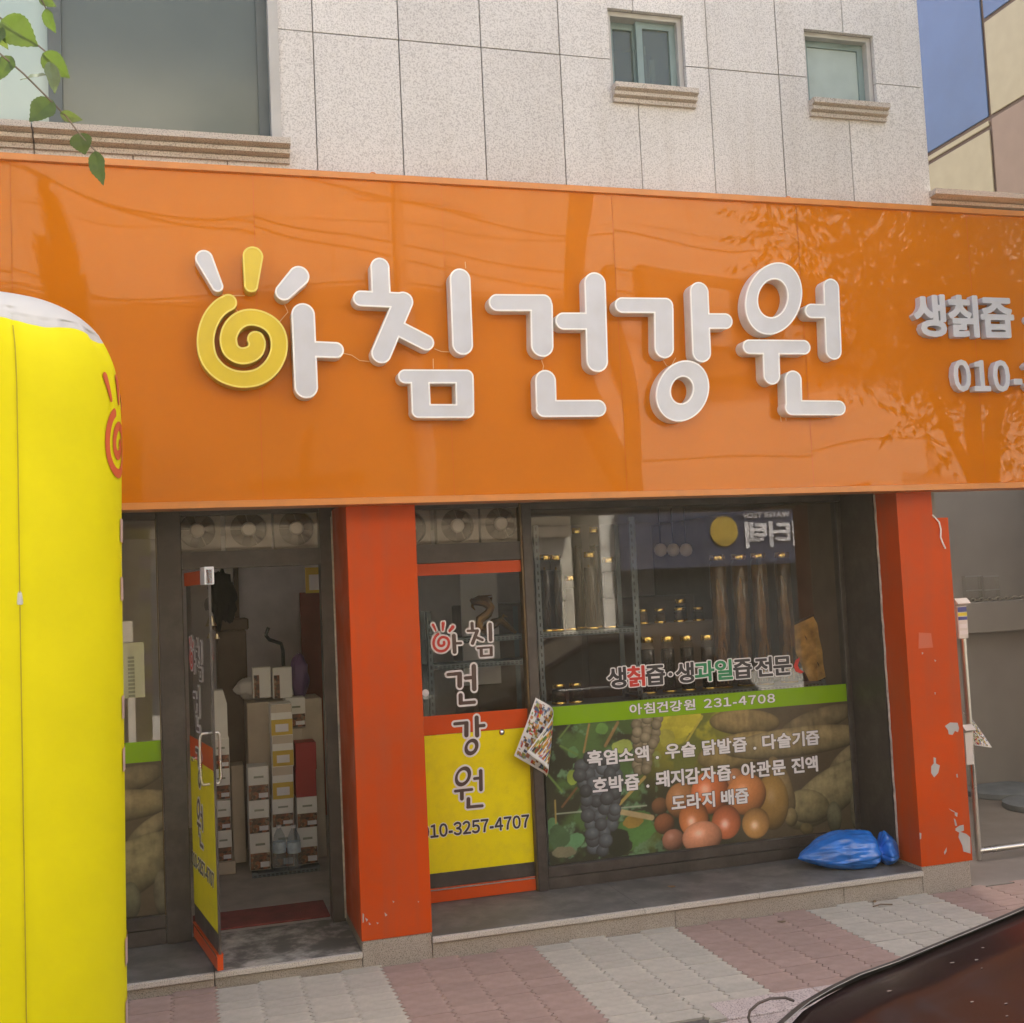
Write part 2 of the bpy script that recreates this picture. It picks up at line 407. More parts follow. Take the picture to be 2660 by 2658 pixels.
def lettering(txt, box, bold, gap=0.07, space=0.34, levels=(0.0,)):
    """outlines of a line of text fitted to a box; one list of outlines per character and per level"""
    pen = 0.0; items = []
    for ch in txt:
        if ch in '0123456789': ch = chr(0xFF10 + int(ch))
        if ch == ' ': pen += space; continue
        S, x0, y0, h, lo, hi = glyph(ch)
        w = hi[0] - lo[0] + 2 * bold
        items.append((ch, S, pen - lo[0] + bold, x0, y0, h, lo, hi)); pen += w + gap
    W = pen - gap; zlo = min(i[6][1] for i in items) - bold; zhi = max(i[7][1] for i in items) + bold
    bx0, bx1, bz0, bz1 = box; sx = (bx1 - bx0) / W; sz = (bz1 - bz0) / (zhi - zlo)
    res = []
    for ch, S, off, x0, y0, h, lo, hi in items:
        res.append((ch, [[[(bx0 + (p[0] + off) * sx, bz0 + (p[1] - zlo) * sz) for p in L] for L in contours(S, x0, y0, h, bold + lv)] for lv in levels]))
    return res

# the brush-stroke name of the shop, traced as strokes (photo pixels), one entry per loose piece
def zA(x, y): return (480 + x * 0.46584, 620 + y * 0.46584)
def zB(x, y): return (1240 + x * 0.51760, 640 + y * 0.51760)
SIGN_Y = -0.15            # sign sheet
LET_Y = SIGN_Y - 0.095    # front of the raised letters
def wpt(z, x, y):
    p = at(*z(x, y), LET_Y); return (p.x, p.z)
PXM_A = (wpt(zA, 700, 400)[0] - wpt(zA, 600, 400)[0]) / 100
PXM_B = (wpt(zB, 900, 400)[0] - wpt(zB, 800, 400)[0]) / 100
class Piece:
    def __init__(s, z, col, syl):
        s.z = z; s.k = PXM_A if z is zA else PXM_B; s.ops = []; s.col = col; s.syl = syl
    def st(s, x0, y0, x1, y1, r, r2=None):
        s.ops.append(('c', wpt(s.z, x0, y0), wpt(s.z, x1, y1), r * s.k * 1.03, None if r2 is None else r2 * s.k * 1.03)); return s
    def path(s, pts, r):
        P = [np.array(p, float) for p in pts]; P = [2 * P[0] - P[1]] + P + [2 * P[-1] - P[-2]]; out = []
        for i in range(1, len(P) - 2):
            for t in np.linspace(0, 1, 5)[:-1]:
                out.append(tuple(0.5 * (2 * P[i] + (P[i + 1] - P[i - 1]) * t + (2 * P[i - 1] - 5 * P[i] + 4 * P[i + 1] - P[i + 2]) * t ** 2 + (3 * P[i] - P[i - 1] - 3 * P[i + 1] + P[i + 2]) * t ** 3)))
        pts = out + [tuple(P[-2])]
        for a, b in zip(pts, pts[1:]): s.st(*a, *b, r)
        return s
    def ring(s, cx, cy, a, b, deg, hx, hy, ha, hb, hdeg):
        k = s.k * 1.03
        s.ops.append(('r', wpt(s.z, cx, cy), a * k, b * k, math.radians(deg), wpt(s.z, hx, hy), ha * k, hb * k, math.radians(hdeg))); return s
    def field(s, pad=0.03, h=0.004):
        pts = []
        for o in s.ops:
            if o[0] == 'c': r = max(o[3], o[4] or 0); pts += [(o[1][0] - r, o[1][1] - r), (o[1][0] + r, o[1][1] + r), (o[2][0] - r, o[2][1] - r), (o[2][0] + r, o[2][1] + r)]
            else: r = max(o[2], o[3]); pts += [(o[1][0] - r, o[1][1] - r), (o[1][0] + r, o[1][1] + r)]
        A = np.array(pts); lo = A.min(0) - pad; hi = A.max(0) + pad
        n = np.ceil((hi - lo) / h).astype(int) + 1
        X, Y = np.meshgrid(lo[0] + h * np.arange(n[0]), lo[1] + h * np.arange(n[1]), indexing='ij'); P = np.stack([X, Y], -1)
        S = np.full(X.shape, 9.0)
        for o in s.ops:
            if o[0] == 'c': S = np.minimum(S, cap_sdf(P, *o[1:]))
            else: S = np.minimum(S, np.maximum(ell_sdf(P, *o[1:5]), -ell_sdf(P, *o[5:9])))
        return S, lo[0], lo[1], h
W_, Y_ = 'w', 'y'
PIECES = [
    Piece(zA, W_, 0).st(108, 112, 182, 266, 46, 30),
    Piece(zA, Y_, 0).st(380, 100, 370, 262, 54, 36),
    Piece(zA, W_, 0).st(636, 210, 552, 298, 56, 46),
    Piece(zA, Y_, 0).path([(243, 356), (195, 386), (150, 442), (121, 520), (117, 600), (140, 680), (195, 742), (265, 776), (340, 785), (415, 769), (478, 722), (516, 656), (527, 590), (515, 527), (478, 478), (420, 447), (355, 439), (300, 459), (260, 502), (243, 560), (256, 618), (298, 650), (345, 652), (390, 628), (404, 588), (396, 562)], 45),
    Piece(zA, W_, 0).st(660, 425, 677, 826, 63).st(720, 617, 842, 622, 44),
    Piece(zA, W_, 1).st(1088, 160, 1095, 320, 53).st(982, 334, 1228, 345, 44).st(1218, 352, 1096, 640, 56).st(1180, 495, 1346, 580, 45),
    Piece(zA, W_, 1).st(1535, 226, 1549, 590, 60),
    Piece(zA, W_, 1).st(1228, 769, 1572, 770, 39).st(1312, 800, 1318, 946, 54).st(1560, 785, 1562, 946, 53).st(1303, 962, 1576, 962, 39),
    Piece(zB, W_, 2).st(99, 283, 333, 284, 37).st(322, 300, 325, 497, 51),
    Piece(zB, W_, 2).st(590, 187, 601, 575, 50).st(433, 376, 560, 376, 38),
    Piece(zB, W_, 2).st(342, 675, 345, 790, 47).st(334, 815, 606, 813, 37),
    Piece(zB, W_, 3).st(727, 296, 946, 298, 35).st(935, 315, 937, 510, 47),
    Piece(zB, W_, 3).st(1113, 230, 1125, 532, 46).st(1150, 376, 1244, 376, 36),
    Piece(zB, W_, 3).ring(1030, 726, 150, 121, 52, 1026, 722, 64, 52, 60),
    Piece(zB, W_, 4).ring(1487, 262, 184, 137, 58, 1482, 261, 95, 73, 62),
    Piece(zB, W_, 4).st(1365, 505, 1638, 507, 34).st(1473, 520, 1477, 648, 43),
    Piece(zB, W_, 4).st(1775, 207, 1787, 525, 42).st(1676, 325, 1760, 326, 34),
    Piece(zB, W_, 4).st(1585, 670, 1588, 785, 43).st(1577, 810, 1814, 812, 35),
]
SYL_BOX = {}
for p in PIECES:
    p.S = p.field()
    L = contours(*p.S, 0.0); A = np.array([q for l in L for q in l]); p.lo = A.min(0); p.hi = A.max(0)
    b = SYL_BOX.get(p.syl); SYL_BOX[p.syl] = (np.minimum(b[0], p.lo), np.maximum(b[1], p.hi)) if b else (p.lo, p.hi)

# ------------------------------------------------------------------ ground
mat('asphalt', (0.10, 0.097, 0.088), 0.85, var=0.2, vscale=3, bump=0.3, bscale=150)
mat('concrete', (0.38, 0.36, 0.32), 0.8, var=0.18, vscale=2, bump=0.1, bscale=90, dirt=(0.18, 0.16, 0.14), dirt_amt=0.5, dscale=1.5)
mat('paver_grey', (0.47, 0.425, 0.34), 0.85, var=0.16, vscale=14, bump=0.14, bscale=220, objrand=0.07, dirt=(0.22, 0.2, 0.17), dirt_amt=0.35, dscale=6)
mat('paver_pink', (0.36, 0.245, 0.195), 0.85, var=0.16, vscale=14, bump=0.14, bscale=220, objrand=0.07, dirt=(0.22, 0.17, 0.15), dirt_amt=0.35, dscale=6)
mat('sand_joint', (0.12, 0.10, 0.085), 0.95, var=0.3, vscale=30)
mat('paint_yellow', (0.6, 0.4, 0.03), 0.7, var=0.2)
mat('paint_white', (0.7, 0.7, 0.68), 0.7, var=0.2)
def gz(x): return 0.022 - 0.008 * x           # the pavement falls slightly to the right
def slab(mb, x0, x1, y0, y1, top, bot):
    mb.add([(x0, y0, gz(x0) + bot), (x1, y0, gz(x1) + bot), (x1, y1, gz(x1) + bot), (x0, y1, gz(x0) + bot),
            (x0, y0, gz(x0) + top), (x1, y0, gz(x1) + top), (x1, y1, gz(x1) + top), (x0, y1, gz(x0) + top)],
           [(0, 3, 2, 1), (4, 5, 6, 7), (0, 1, 5, 4), (1, 2, 6, 5), (2, 3, 7, 6), (3, 0, 4, 7)])
KERB0, KERB1 = -1.62, -1.40
road = MB(); road.quad((-90, -70, -0.22), (90, -70, -0.22), (90, 70, -0.22), (-90, 70, -0.22))
tag(road.build('road', M['asphalt']), kind='structure')
mk = MB()
for y in (-7.05, -7.25): mk.quad((-60, y - 0.06, -0.216), (60, y - 0.06, -0.216), (60, y + 0.06, -0.216), (-60, y + 0.06, -0.216))
rm = mk.build('road_marking', M['paint_yellow']); tag(rm, kind='structure')
pv = MB(); slab(pv, -12, 14, KERB1, 0.9, -0.012, -0.25)
pavement = tag(pv.build('pavement', M['sand_joint']), kind='structure')
# pavers: zigzag blocks laid in strips that run away from the shop, pink and grey bands by turns
PW, PD = 0.2175, 0.1125
def paver_mesh():
    g = 0.0022; z = 0.022; n = 2
    L = []; R = []
    for k in range(2 * n + 1):
        y = -PD / 2 + 0.0004 + (PD - 0.0008) * k / (2 * n); off = z if k % 2 else -z
        L.append((-PW / 2 + g + off * 0.5, y)); R.append((PW / 2 - g + off * 0.5, y))
    ring = R + L[::-1]
    mb = MB(); nn = len(ring); b = 0.0025
    ins = [(x - 0.0016 * (1 if x > 0 else -1), y * 0.992) for x, y in ring]
    vs = [(x, y, -0.03) for x, y in ring] + [(x, y, -b) for x, y in ring] + [(x, y, 0) for x, y in ins]
    fs = [(i, (i + 1) % nn, nn + (i + 1) % nn, nn + i) for i in range(nn)] + [(nn + i, nn + (i + 1) % nn, 2 * nn + (i + 1) % nn, 2 * nn + i) for i in range(nn)]
    fs.append(tuple(range(2 * nn, 3 * nn)))
    mb.add(vs, fs); return mb
pm_g = paver_mesh().mesh('paver'); pm_g.materials.append(M['paver_grey'])
pm_p = pm_g.copy(); pm_p.materials.clear(); pm_p.materials.append(M['paver_pink'])
def place_paver(col, row, name='paver'):
    cx = 0.105 + (col + 0.5) * PW; off = (col % 2) * PD / 2
    cy = -0.03 - off - (row + 0.5) * PD
    band = math.floor(col / 4)
    o = bpy.data.objects.new(name, pm_p if band % 2 else pm_g); COL.objects.link(o); o.parent = pavement
    o.location = (cx, cy, gz(cx) + rnd.uniform(-0.0015, 0.0015)); o.rotation_euler = (rnd.uniform(-.0035, .0035), 0.008 + rnd.uniform(-.0035, .0035), rnd.uniform(-.010, .010))
GRX0, GRY = 2.36, -1.19            # corner of the granite cover slab
rest = []
for col in range(-2, 26):
    cx = 0.105 + (col + 0.5) * PW
    for row in range(-1, 12):
        cy = -0.03 - (col % 2) * PD / 2 - (row + 0.5) * PD
        if cy > 0.015 or cy < KERB1 + 0.03: continue
        if cx > GRX0 + PW / 2 and cx < GRX0 + 1.6 and cy < GRY - PD / 2: continue
        q = CM @ (np.array([cx, cy, 0]) - CP); u, v = CF * q[0] / q[2] + 1330, CF * q[1] / q[2] + 1329
        hid = v > 2700 or u < 300 or u > 2700 or (u > 2050 and v > 2640 - (u - 2000) * 0.44)
        if hid: rest.append((cx, cy, col))
        else: place_paver(col, row)
for k, (mm, nm) in enumerate(((pm_g, 'paver_grey'), (pm_p, 'paver_pink'))):
    vs, fs = [], []
    base_v = [v.co.copy() for v in mm.vertices]; base_f = [tuple(p.vertices) for p in mm.polygons]
    extra = [(cx, cy, col) for cx, cy, col in rest]
    for col in list(range(-30, -2)) + list(range(26, 44)):
        for row in range(0, 12):
            cy = -0.03 - (col % 2) * PD / 2 - (row + 0.5) * PD
            if cy > KERB1 + 0.03: extra.append((0.105 + (col + 0.5) * PW, cy, col))
    for cx, cy, col in extra:
        if math.floor(col / 4) % 2 != k: continue
        b = len(vs); vs += [(v.x + cx, v.y + cy, v.z + gz(cx)) for v in base_v]; fs += [tuple(i + b for i in f) for f in base_f]
    me = bpy.data.meshes.new('paver_field'); me.from_pydata(vs, [], fs); me.update()
    tag(link('paver_field', me, pavement, [M[nm]]), kind='stuff')
# granite slab and kerb stones
gs = MB(); 
for i in range(3): gs.bbox(GRX0 + i * 0.56 + 0.004, GRX0 + (i + 1) * 0.56 - 0.002, KERB1 + 0.004, GRY, -0.08, 0.0, 0.004)
o = gs.build('granite_slab', M['granite_kerb'], pavement); o.rotation_euler = (0, 0.008, 0); o.location.z = 0.026
for i in range(-12, 14):
    k = MB(); k.bbox(i + 0.004, i + 0.996, KERB0, KERB1 - 0.002, -0.25, 0.0, 0.012)
    o = k.build('kerb_stone', M['granite_kerb'], pavement); o.location.z = gz(i + 0.5)
# floor of the recess on the right
rf = MB(); slab(rf, 4.84, 9.0, 0.0, 3.2, -0.004, -0.2)
mat('passage_concrete', (0.25, 0.215, 0.18), 0.8, var=0.2, vscale=2, dirt=(0.15, 0.13, 0.11), dirt_amt=0.5, dscale=1.5)
tag(rf.build('passage_floor', M['passage_concrete']), kind='structure')
op = MB(); op.box(-60, 60, -16, -11.2, -0.3, -0.08); tag(op.build('far_pavement', M['concrete']), kind='structure')
ok_ = MB(); ok_.box(-60, 60, -11.198, -11.0, -0.3, -0.07); tag(ok_.build('far_kerb', M['granite_kerb']), kind='structure')

# ------------------------------------------------------------------ the shop building
WALL_Y = 0.05
bld = empty('shop_building', (0, 0, 0), 0, 'two-storey shop building clad in pale speckled granite with red-orange pillars', 'building')
# granite cladding above the sign: panels 0.5 m wide, cut round the windows
core = MB()
core.box(-6, -5.9, 0.1, 9, -0.2, 9); core.box(4.83, 4.88, 0.64, 9, 2.55, 9); core.box(-6, 4.88, 8.9, 9, -0.2, 9); core.box(-6, 4.88, 0.1, 9, 8.9, 9)
WINS = [(2.632, 3.147, 5.10, 5.617), (4.012, 4.538, 5.11, 5.615)]
BIG = (-3.4, 0.60, 4.60, 6.9)
def wall_strip(mb, x0, x1, z0, z1, y0, y1):
    """rectangle minus the window holes, as boxes"""
    xs = sorted({x0, x1, *[v for w in WINS + [BIG] for v in w[:2] if x0 < v < x1]}); zs = sorted({z0, z1, *[v for w in WINS + [BIG] for v in w[2:] if z0 < v < z1]})
    n = 0
    for a, b in zip(xs, xs[1:]):
        for c, d in zip(zs, zs[1:]):
            mx, mz = (a + b) / 2, (c + d) / 2
            if any(w[0] < mx < w[1] and w[2] < mz < w[3] for w in WINS + [BIG]): continue
            mb.box(a, b, y0, y1, c, d); n += 1
    return n
wall_strip(core, -6, 4.872, 2.55, 8.9, 0.082, 0.30)
core.build('wall_core', M['joint'], bld)
def clip_panels():
    xs = [-6.0 + 0.0] + [-5.70 + 0.5 * i for i in range(0, 0)]
    cols = [0.297 + 0.5015 * i for i in range(-12, 10)] + [4.885]
    cols = [c for c in cols if c < 4.7] + [4.885]
    rows = [3.9, 5.285, 6.68, 8.08, 8.95]
    for z0, z1 in zip(rows, rows[1:]):
        for x0, x1 in zip(cols, cols[1:]):
            g = 0.003
            rects = [(x0 + g, x1 - g, z0 + g, z1 - g)]
            for w in WINS + [BIG]:
                new = []
                for a, b, c, d in rects:
                    if b <= w[0] or a >= w[1] or d <= w[2] or c >= w[3]: new.append((a, b, c, d)); continue
                    if a < w[0]: new.append((a, w[0], c, d))
                    if b > w[1]: new.append((w[1], b, c, d))
                    aa, bb = max(a, w[0]), min(b, w[1])
                    if c < w[2]: new.append((aa, bb, c, w[2]))
                    if d > w[3]: new.append((aa, bb, w[3], d))
                rects = new
            if not rects: continue
            mb = MB(); dy = rnd.uniform(-0.0012, 0.0012)
            if len(rects) == 1: mb.bbox(rects[0][0], rects[0][1], WALL_Y + dy, 0.08, rects[0][2], rects[0][3], 0.002)
            else:
                for r in rects: mb.box(r[0], r[1], WALL_Y + dy, 0.08, r[2], r[3])
            if z0 < 7: mb.build('wall_panel', M['granite_wall'], bld)
            else: mb.build('wall_panel', M['granite_wall'], bld)
clip_panels()
side = MB(); side.bbox(4.8805, 4.905, 0.05, 9.0, 2.6, 8.95, 0.003); side.build('corner_panel', M['granite_wall'], bld)

def sill_profile(y, z, out, h):
    """three stepped mouldings"""
    return [(y, z), (y - out, z), (y - out, z - h * 0.30), (y - out * 0.72, z - h * 0.40), (y - out * 0.80, z - h * 0.44), (y - out * 0.80, z - h * 0.64),
            (y - out * 0.52, z - h * 0.72), (y - out * 0.60, z - h * 0.76), (y - out * 0.60, z - h), (y, z - h)]
glass('upper_glass', (0.55, 0.62, 0.58), 1.5, 1.2, haze=0.25, hazecol=(0.30, 0.36, 0.33))
mat('room_dark', (0.16, 0.17, 0.16), 0.9)
mat('curtain', (0.42, 0.50, 0.46), 0.9, var=0.08)
mat('curtain_bright', (0.62, 0.74, 0.70), 0.9, var=0.08)
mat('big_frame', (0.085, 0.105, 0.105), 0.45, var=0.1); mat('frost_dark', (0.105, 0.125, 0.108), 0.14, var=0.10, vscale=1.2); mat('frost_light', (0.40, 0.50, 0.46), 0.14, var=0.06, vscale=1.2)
mat('frosted', (0.33, 0.40, 0.38), 0.35, var=0.08)
# small windows
for wi, (x0, x1, z0, z1) in enumerate(WINS):
    fr = MB(); yb = 0.21
    b1 = 0.03
    fr.box(x0, x0 + b1, 0.088, yb, z0, z1); fr.box(x1 - b1, x1, 0.088, yb, z0, z1); fr.box(x0 + b1, x1 - b1, 0.088, yb, z1 - b1, z1); fr.box(x0 + b1, x1 - b1, 0.088, yb, z0, z0 + b1)
    wf = fr.build('window_frame', M['white_frame'], bld)
    ix0, ix1, iz0, iz1 = x0 + b1, x1 - b1, z0 + b1, z1 - b1
    sash = MB(); t = 0.042
    def sashbox(a, b, y):
        sash.box(a, a + t, y, y + 0.03, iz0, iz1); sash.box(b - t, b, y, y + 0.03, iz0, iz1)
        sash.box(a + t, b - t, y, y + 0.03, iz1 - t, iz1); sash.box(a + t, b - t, y, y + 0.03, iz0, iz0 + t)
    if wi == 0:
        mid = (ix0 + ix1) / 2 - 0.03
        sashbox(ix0, mid + 0.02, 0.165); sashbox(mid - 0.01, ix1, 0.125)
    else: sashbox(ix0, ix1, 0.14)
    sash.build('sash', M['teal_frame'], wf)
    pn = MB()
    if wi == 0:
        pn.box(ix0 + t, mid - 0.022, 0.178, 0.183, iz0 + t, iz1 - t); pn.box(mid - 0.01 + t, ix1 - t, 0.138, 0.143, iz0 + t, iz1 - t)
    else: pn.box(ix0 + t, ix1 - t, 0.152, 0.158, iz0 + t, iz1 - t)
    pn.build('pane', M['upper_glass'] if wi == 0 else M['frosted'], wf)
    bx = MB(); bx.box(x0 - 0.02, x1 + 0.02, 0.62, 0.64, z0 - 0.02, z1 + 0.02); bx.build('room_back', M['room_dark'], wf)
    if wi == 0:
        q = MB(); q.box(mid + 0.06, mid + 0.085, 0.2, 0.22, iz0, iz1 - 0.12); q.box(mid + 0.13, mid + 0.16, 0.24, 0.26, iz0, iz1 - 0.18); q.build('standing_tube', M['white_frame'], wf)
    sl = MB(); sl.extrude_x(sill_profile(0.10, z0 + 0.012, 0.125, 0.105), x0 - 0.0, x1 + 0.045); sl.build('sill', M['granite_trim'], wf)
# big window upper left
x0, x1, z0, z1 = BIG
fr = MB()
st = 0.055
fr.box(x1 - st, x1, 0.03, 0.30, z0, z1); fr.box(x0, x0 + st, 0.03, 0.30, z0, z1); fr.box(x0 + st, x1 - st, 0.03, 0.30, z1 - st, z1)
bw = fr.build('window_frame', M['white_frame'], bld)
sa = MB(); a0, a1 = x0 + st, x1 - st
sa.box(a1 - 0.06, a1, 0.12, 0.20, z0, z1 - st); sa.box(a0, a0 + 0.06, 0.12, 0.20, z0, z1 - st)
sa.box(a0 + 0.06, a1 - 0.06, 0.12, 0.20, z0, z0 + 0.06); sa.box(a0 + 0.06, a1 - 0.06, 0.12, 0.20, z1 - st - 0.06, z1 - st)
for mx in (-0.60, -2.0): sa.box(mx - 0.035, mx + 0.035, 0.115, 0.205, z0 + 0.06, z1 - st - 0.06)
sa.build('sash', M['big_frame'], bw)
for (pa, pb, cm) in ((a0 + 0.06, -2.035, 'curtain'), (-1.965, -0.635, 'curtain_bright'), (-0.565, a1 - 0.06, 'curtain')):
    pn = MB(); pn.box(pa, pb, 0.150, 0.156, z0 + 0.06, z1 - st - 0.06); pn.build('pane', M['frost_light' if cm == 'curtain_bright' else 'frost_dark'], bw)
bk = MB(); bk.box(x0, x1, 0.9, 0.92, z0 - 0.1, z1); bk.build('room_back', M['room_dark'], bw)
sl = MB()
for a, b in ((-3.4, -1.62), (-1.612, -0.708), (-0.70, 0.64)): sl.extrude_x(sill_profile(0.16, z0 + 0.006, 0.22, 0.115), a, b)
sl.build('sill', M['granite_trim'], bw)
# low extension to the right, its moulded stone coping
cp = MB(); cp.extrude_x(sill_profile(0.34, 4.565, 0.36, 0.12), 4.89, 9.2); cp.build('coping', M['granite_trim'], bld)
ew = MB(); ew.box(4.91, 9.2, 0.05, 0.30, 2.55, 4.46); ew.build('parapet_wall', M['granite_wall'], bld)

# pillars (painted composite panels on granite blocks)
def chip(parent, pts, y):
    loops = [[(at(px, py, 0).x, at(px, py, 0).z) for px, py in pts]]
    me = loops_mesh(loops, 0.0015, 'paint_chip', False); o = link('paint_chip', me, parent, [M['chip']]); o.location.y = y - 0.002
    return o
P1 = MB(); P1.bbox(0.878, 1.272, 0.0, 0.60, 0.152, 2.56, 0.004); p1 = P1.build('pillar', M['red_panel'], bld)
P2 = MB()
P2.extrude_y([(4.436, 0.152), (4.816, 0.152), (4.816, 2.36), (4.70, 2.36), (4.70, 2.56), (4.436, 2.56)], 0.0, 0.62)
p2 = P2.build('pillar', M['red_panel'], bld)
P3 = MB(); P3.bbox(-3.0, -2.62, 0.0, 0.60, 0.14, 2.56, 0.004); P3.build('pillar', M['red_panel'], bld)
pp = MB(); pp.box(4.703, 4.80, 0.1, 0.62, 2.362, 2.56); pp.build('pillar_core', M['concrete'], bld)
Z4 = lambda pts: [(2200 + x * 0.3522, 1580 + y * 0.3522) for x, y in pts]
for pts in ([(722, 870), (760, 843), (815, 846), (826, 885), (818, 915), (795, 905), (778, 935), (750, 930), (745, 900)],
            [(638, 1100), (655, 1105), (655, 1145), (684, 1160), (672, 1215), (642, 1248), (620, 1215), (622, 1165), (640, 1145)],
            [(800, 1625), (828, 1605), (860, 1598), (862, 1640), (835, 1650), (880, 1665), (908, 1690), (910, 1810), (880, 1800), (858, 1795), (850, 1750), (822, 1690), (828, 1655), (800, 1640)],
            [(788, 1550), (800, 1560), (812, 1605), (798, 1605)], [(715, 1800), (735, 1765), (733, 1795), (720, 1818)],
            [(805, 1225), (815, 1222), (818, 1250), (808, 1248)], [(795, 1505), (815, 1510), (812, 1540), (795, 1528)], [(750, 1478), (790, 1498), (800, 1508), (770, 1495)],
            [(534, 1655), (548, 1660), (546, 1700), (537, 1705)], [(643, 380), (658, 385), (650, 396)], [(552, 325), (565, 330), (553, 342)], [(644, 620), (655, 622), (650, 640)]):
    chip(p2, Z4(pts), 0.0)
Z5 = lambda pts: [(300 + x * 0.4658, 2200 + y * 0.4658) for x, y in pts]
for pts in ([(1392, 395), (1408, 405), (1400, 418)], [(1500, 365), (1516, 380), (1505, 388)], [(1545, 300), (1556, 306), (1548, 312)], [(1412, 420), (1425, 432), (1414, 436)], [(1378, 370), (1386, 376), (1384, 420), (1378, 425)], [(1455, 420), (1468, 424), (1460, 432)], [(1686, 302), (1694, 306), (1688, 310)]):
    chip(p1, Z5(pts), 0.0)
mat('tape_mark', (0.56, 0.115, 0.05), 0.5)
tm = link('tape_mark', loops_mesh([[(at(px, py, 0).x, at(px, py, 0).z) for px, py in Z4([(530, 180), (620, 185), (634, 290), (528, 298)])]], 0.001, 'tape_mark', False), p2, [M['tape_mark']]); tm.location.y = -0.0015
# dark jamb cover and caulk beside the right pillar
jb = MB(); jb.box(4.421, 4.4355, 0.245, 0.66, 0.13, 2.56); jb.build('jamb_cover', M['dark_frame'], bld)
ck = MB(); pts = []
n = 60
for i in range(n + 1):
    z = 0.16 + 2.38 * i / n; pts.append((4.432 + rnd.uniform(-0.001, 0.001), 0.232 + rnd.uniform(-0.003, 0.003), z))
ck.tube(pts, 0.007, 6); ck.build('caulk_bead', M['caulk'], bld)
ck = MB(); pts = [(0.876, 0.612 + rnd.uniform(-0.003, 0.003), 0.12 + 2.4 * i / n) for i in range(n + 1)]
ck.tube(pts, 0.008, 6); ck.build('caulk_bead', M['caulk'], bld)
# loose white cable hanging from the notch
cw = MB(); Z7 = lambda x, y: at(2060 + x * 0.31072, 1080 + y * 0.31072, -0.012)
cw.tube([Z7(1165, 830), Z7(1190, 855), Z7(1222, 890), Z7(1236, 950), Z7(1234, 1015), Z7(1250, 1060), Z7(1274, 1112)], 0.005, 6)
tag(cw.build('loose_cable', M['rim_white']), 'short loose white cable hanging down the notched top of the right pillar', 'cable')

# granite plinth: pillar blocks, risers, nosed treads
pl = MB()
for a, b in ((0.882, 1.268), (4.44, 4.80), (-2.99, -2.63)):
    q = MB(); q.bbox(a, b, 0.006, 0.6, -0.15, 0.150, 0.004); q.build('plinth_block', M['granite_step'], bld)
def step(xa, xb, ztop, joints, rj, tread_mat, y1=0.70):
    tr = MB(); tr.cur = 0
    cuts = [xa] + joints + [xb]
    for a, b in zip(cuts, cuts[1:]):
        t = MB(); t.cur = 0; t.box(a + 0.001, b - 0.001, 0.012, y1, ztop - 0.03, ztop)
        t.build('tread', M[tread_mat], bld)
        nmb = MB(); nmb.bbox(a + 0.001, b - 0.001, -0.016, 0.0115, ztop - 0.031, ztop - 0.001, 0.003); nmb.build('nosing', M['granite_nose'], bld)
    cuts = [xa] + rj + [xb]
    for a, b in zip(cuts, cuts[1:]):
        t = MB(); t.bbox(a + 0.0015, b - 0.0015, 0.006, 0.05, -0.16, ztop - 0.033, 0.002); t.build('riser', M['granite_step'], bld)
step(-2.62, 0.10, 0.098, [-1.3], [-1.0], 'tread')
step(0.102, 0.880, 0.100, [], [], 'tread_worn')
step(1.270, 4.438, 0.128, [2.535, 3.28], [2.735, 3.87], 'tread')

# ------------------------------------------------------------------ shopfront
FY = 0.62                       # front of the aluminium frames; glass stands 3 cm behind
GY = 0.650                      # outer face of the glass
mat('film_orange', (0.62, 0.075, 0.008), 0.3, spec=0.25, dirt=(0.45, 0.08, 0.03), dirt_amt=0.3, dscale=5)
mat('film_yellow', (0.82, 0.69, 0.002), 0.35, spec=0.25, dirt=(0.5, 0.4, 0.05), dirt_amt=0.3, dscale=9)
mat('film_green', (0.22, 0.40, 0.006), 0.3, spec=0.25, dirt=(0.2, 0.33, 0.05), dirt_amt=0.3, dscale=5)
mat('film_white', (0.74, 0.71, 0.72), 0.35, var=0.04)
mat('film_brown', (0.085, 0.05, 0.042), 0.35)
mat('film_dark', (0.035, 0.03, 0.035), 0.35)
mat('film_red', (0.55, 0.035, 0.025), 0.35)
mat('film_leaf', (0.02, 0.22, 0.09), 0.35)
vcol('print', 0.3)
sf = MB()   # soffit behind the sign
sf.box(-6, 4.83, -0.10, 0.9, 2.575, 2.61); sf.build('soffit', M['soffit'], bld)

def noise_grid(nx, ny, fx, fy, seed, octv=4):
    """value noise in numpy"""
    r = np.random.RandomState(seed); out = np.zeros((nx, ny)); amp = 1; tot = 0
    for o in range(octv):
        gx, gy = int(fx * 2 ** o) + 2, int(fy * 2 ** o) + 2
        g = r.rand(gx + 1, gy + 1)
        X = np.linspace(0, gx - 1, nx); Y = np.linspace(0, gy - 1, ny)
        xi = X.astype(int); yi = Y.astype(int); tx = (X - xi)[:, None]; ty = (Y - yi)[None]
        tx = tx * tx * (3 - 2 * tx); ty = ty * ty * (3 - 2 * ty)
        a = g[np.ix_(xi, yi)]; b = g[np.ix_(xi + 1, yi)]; c = g[np.ix_(xi, yi + 1)]; d = g[np.ix_(xi + 1, yi + 1)]
        out += amp * ((a * (1 - tx) + b * tx) * (1 - ty) + (c * (1 - tx) + d * tx) * ty); tot += amp; amp *= 0.5
    return out / tot
PICX0, PICX1, PICZ0, PICZ1 = 2.175, 4.418, 0.275, 1.142
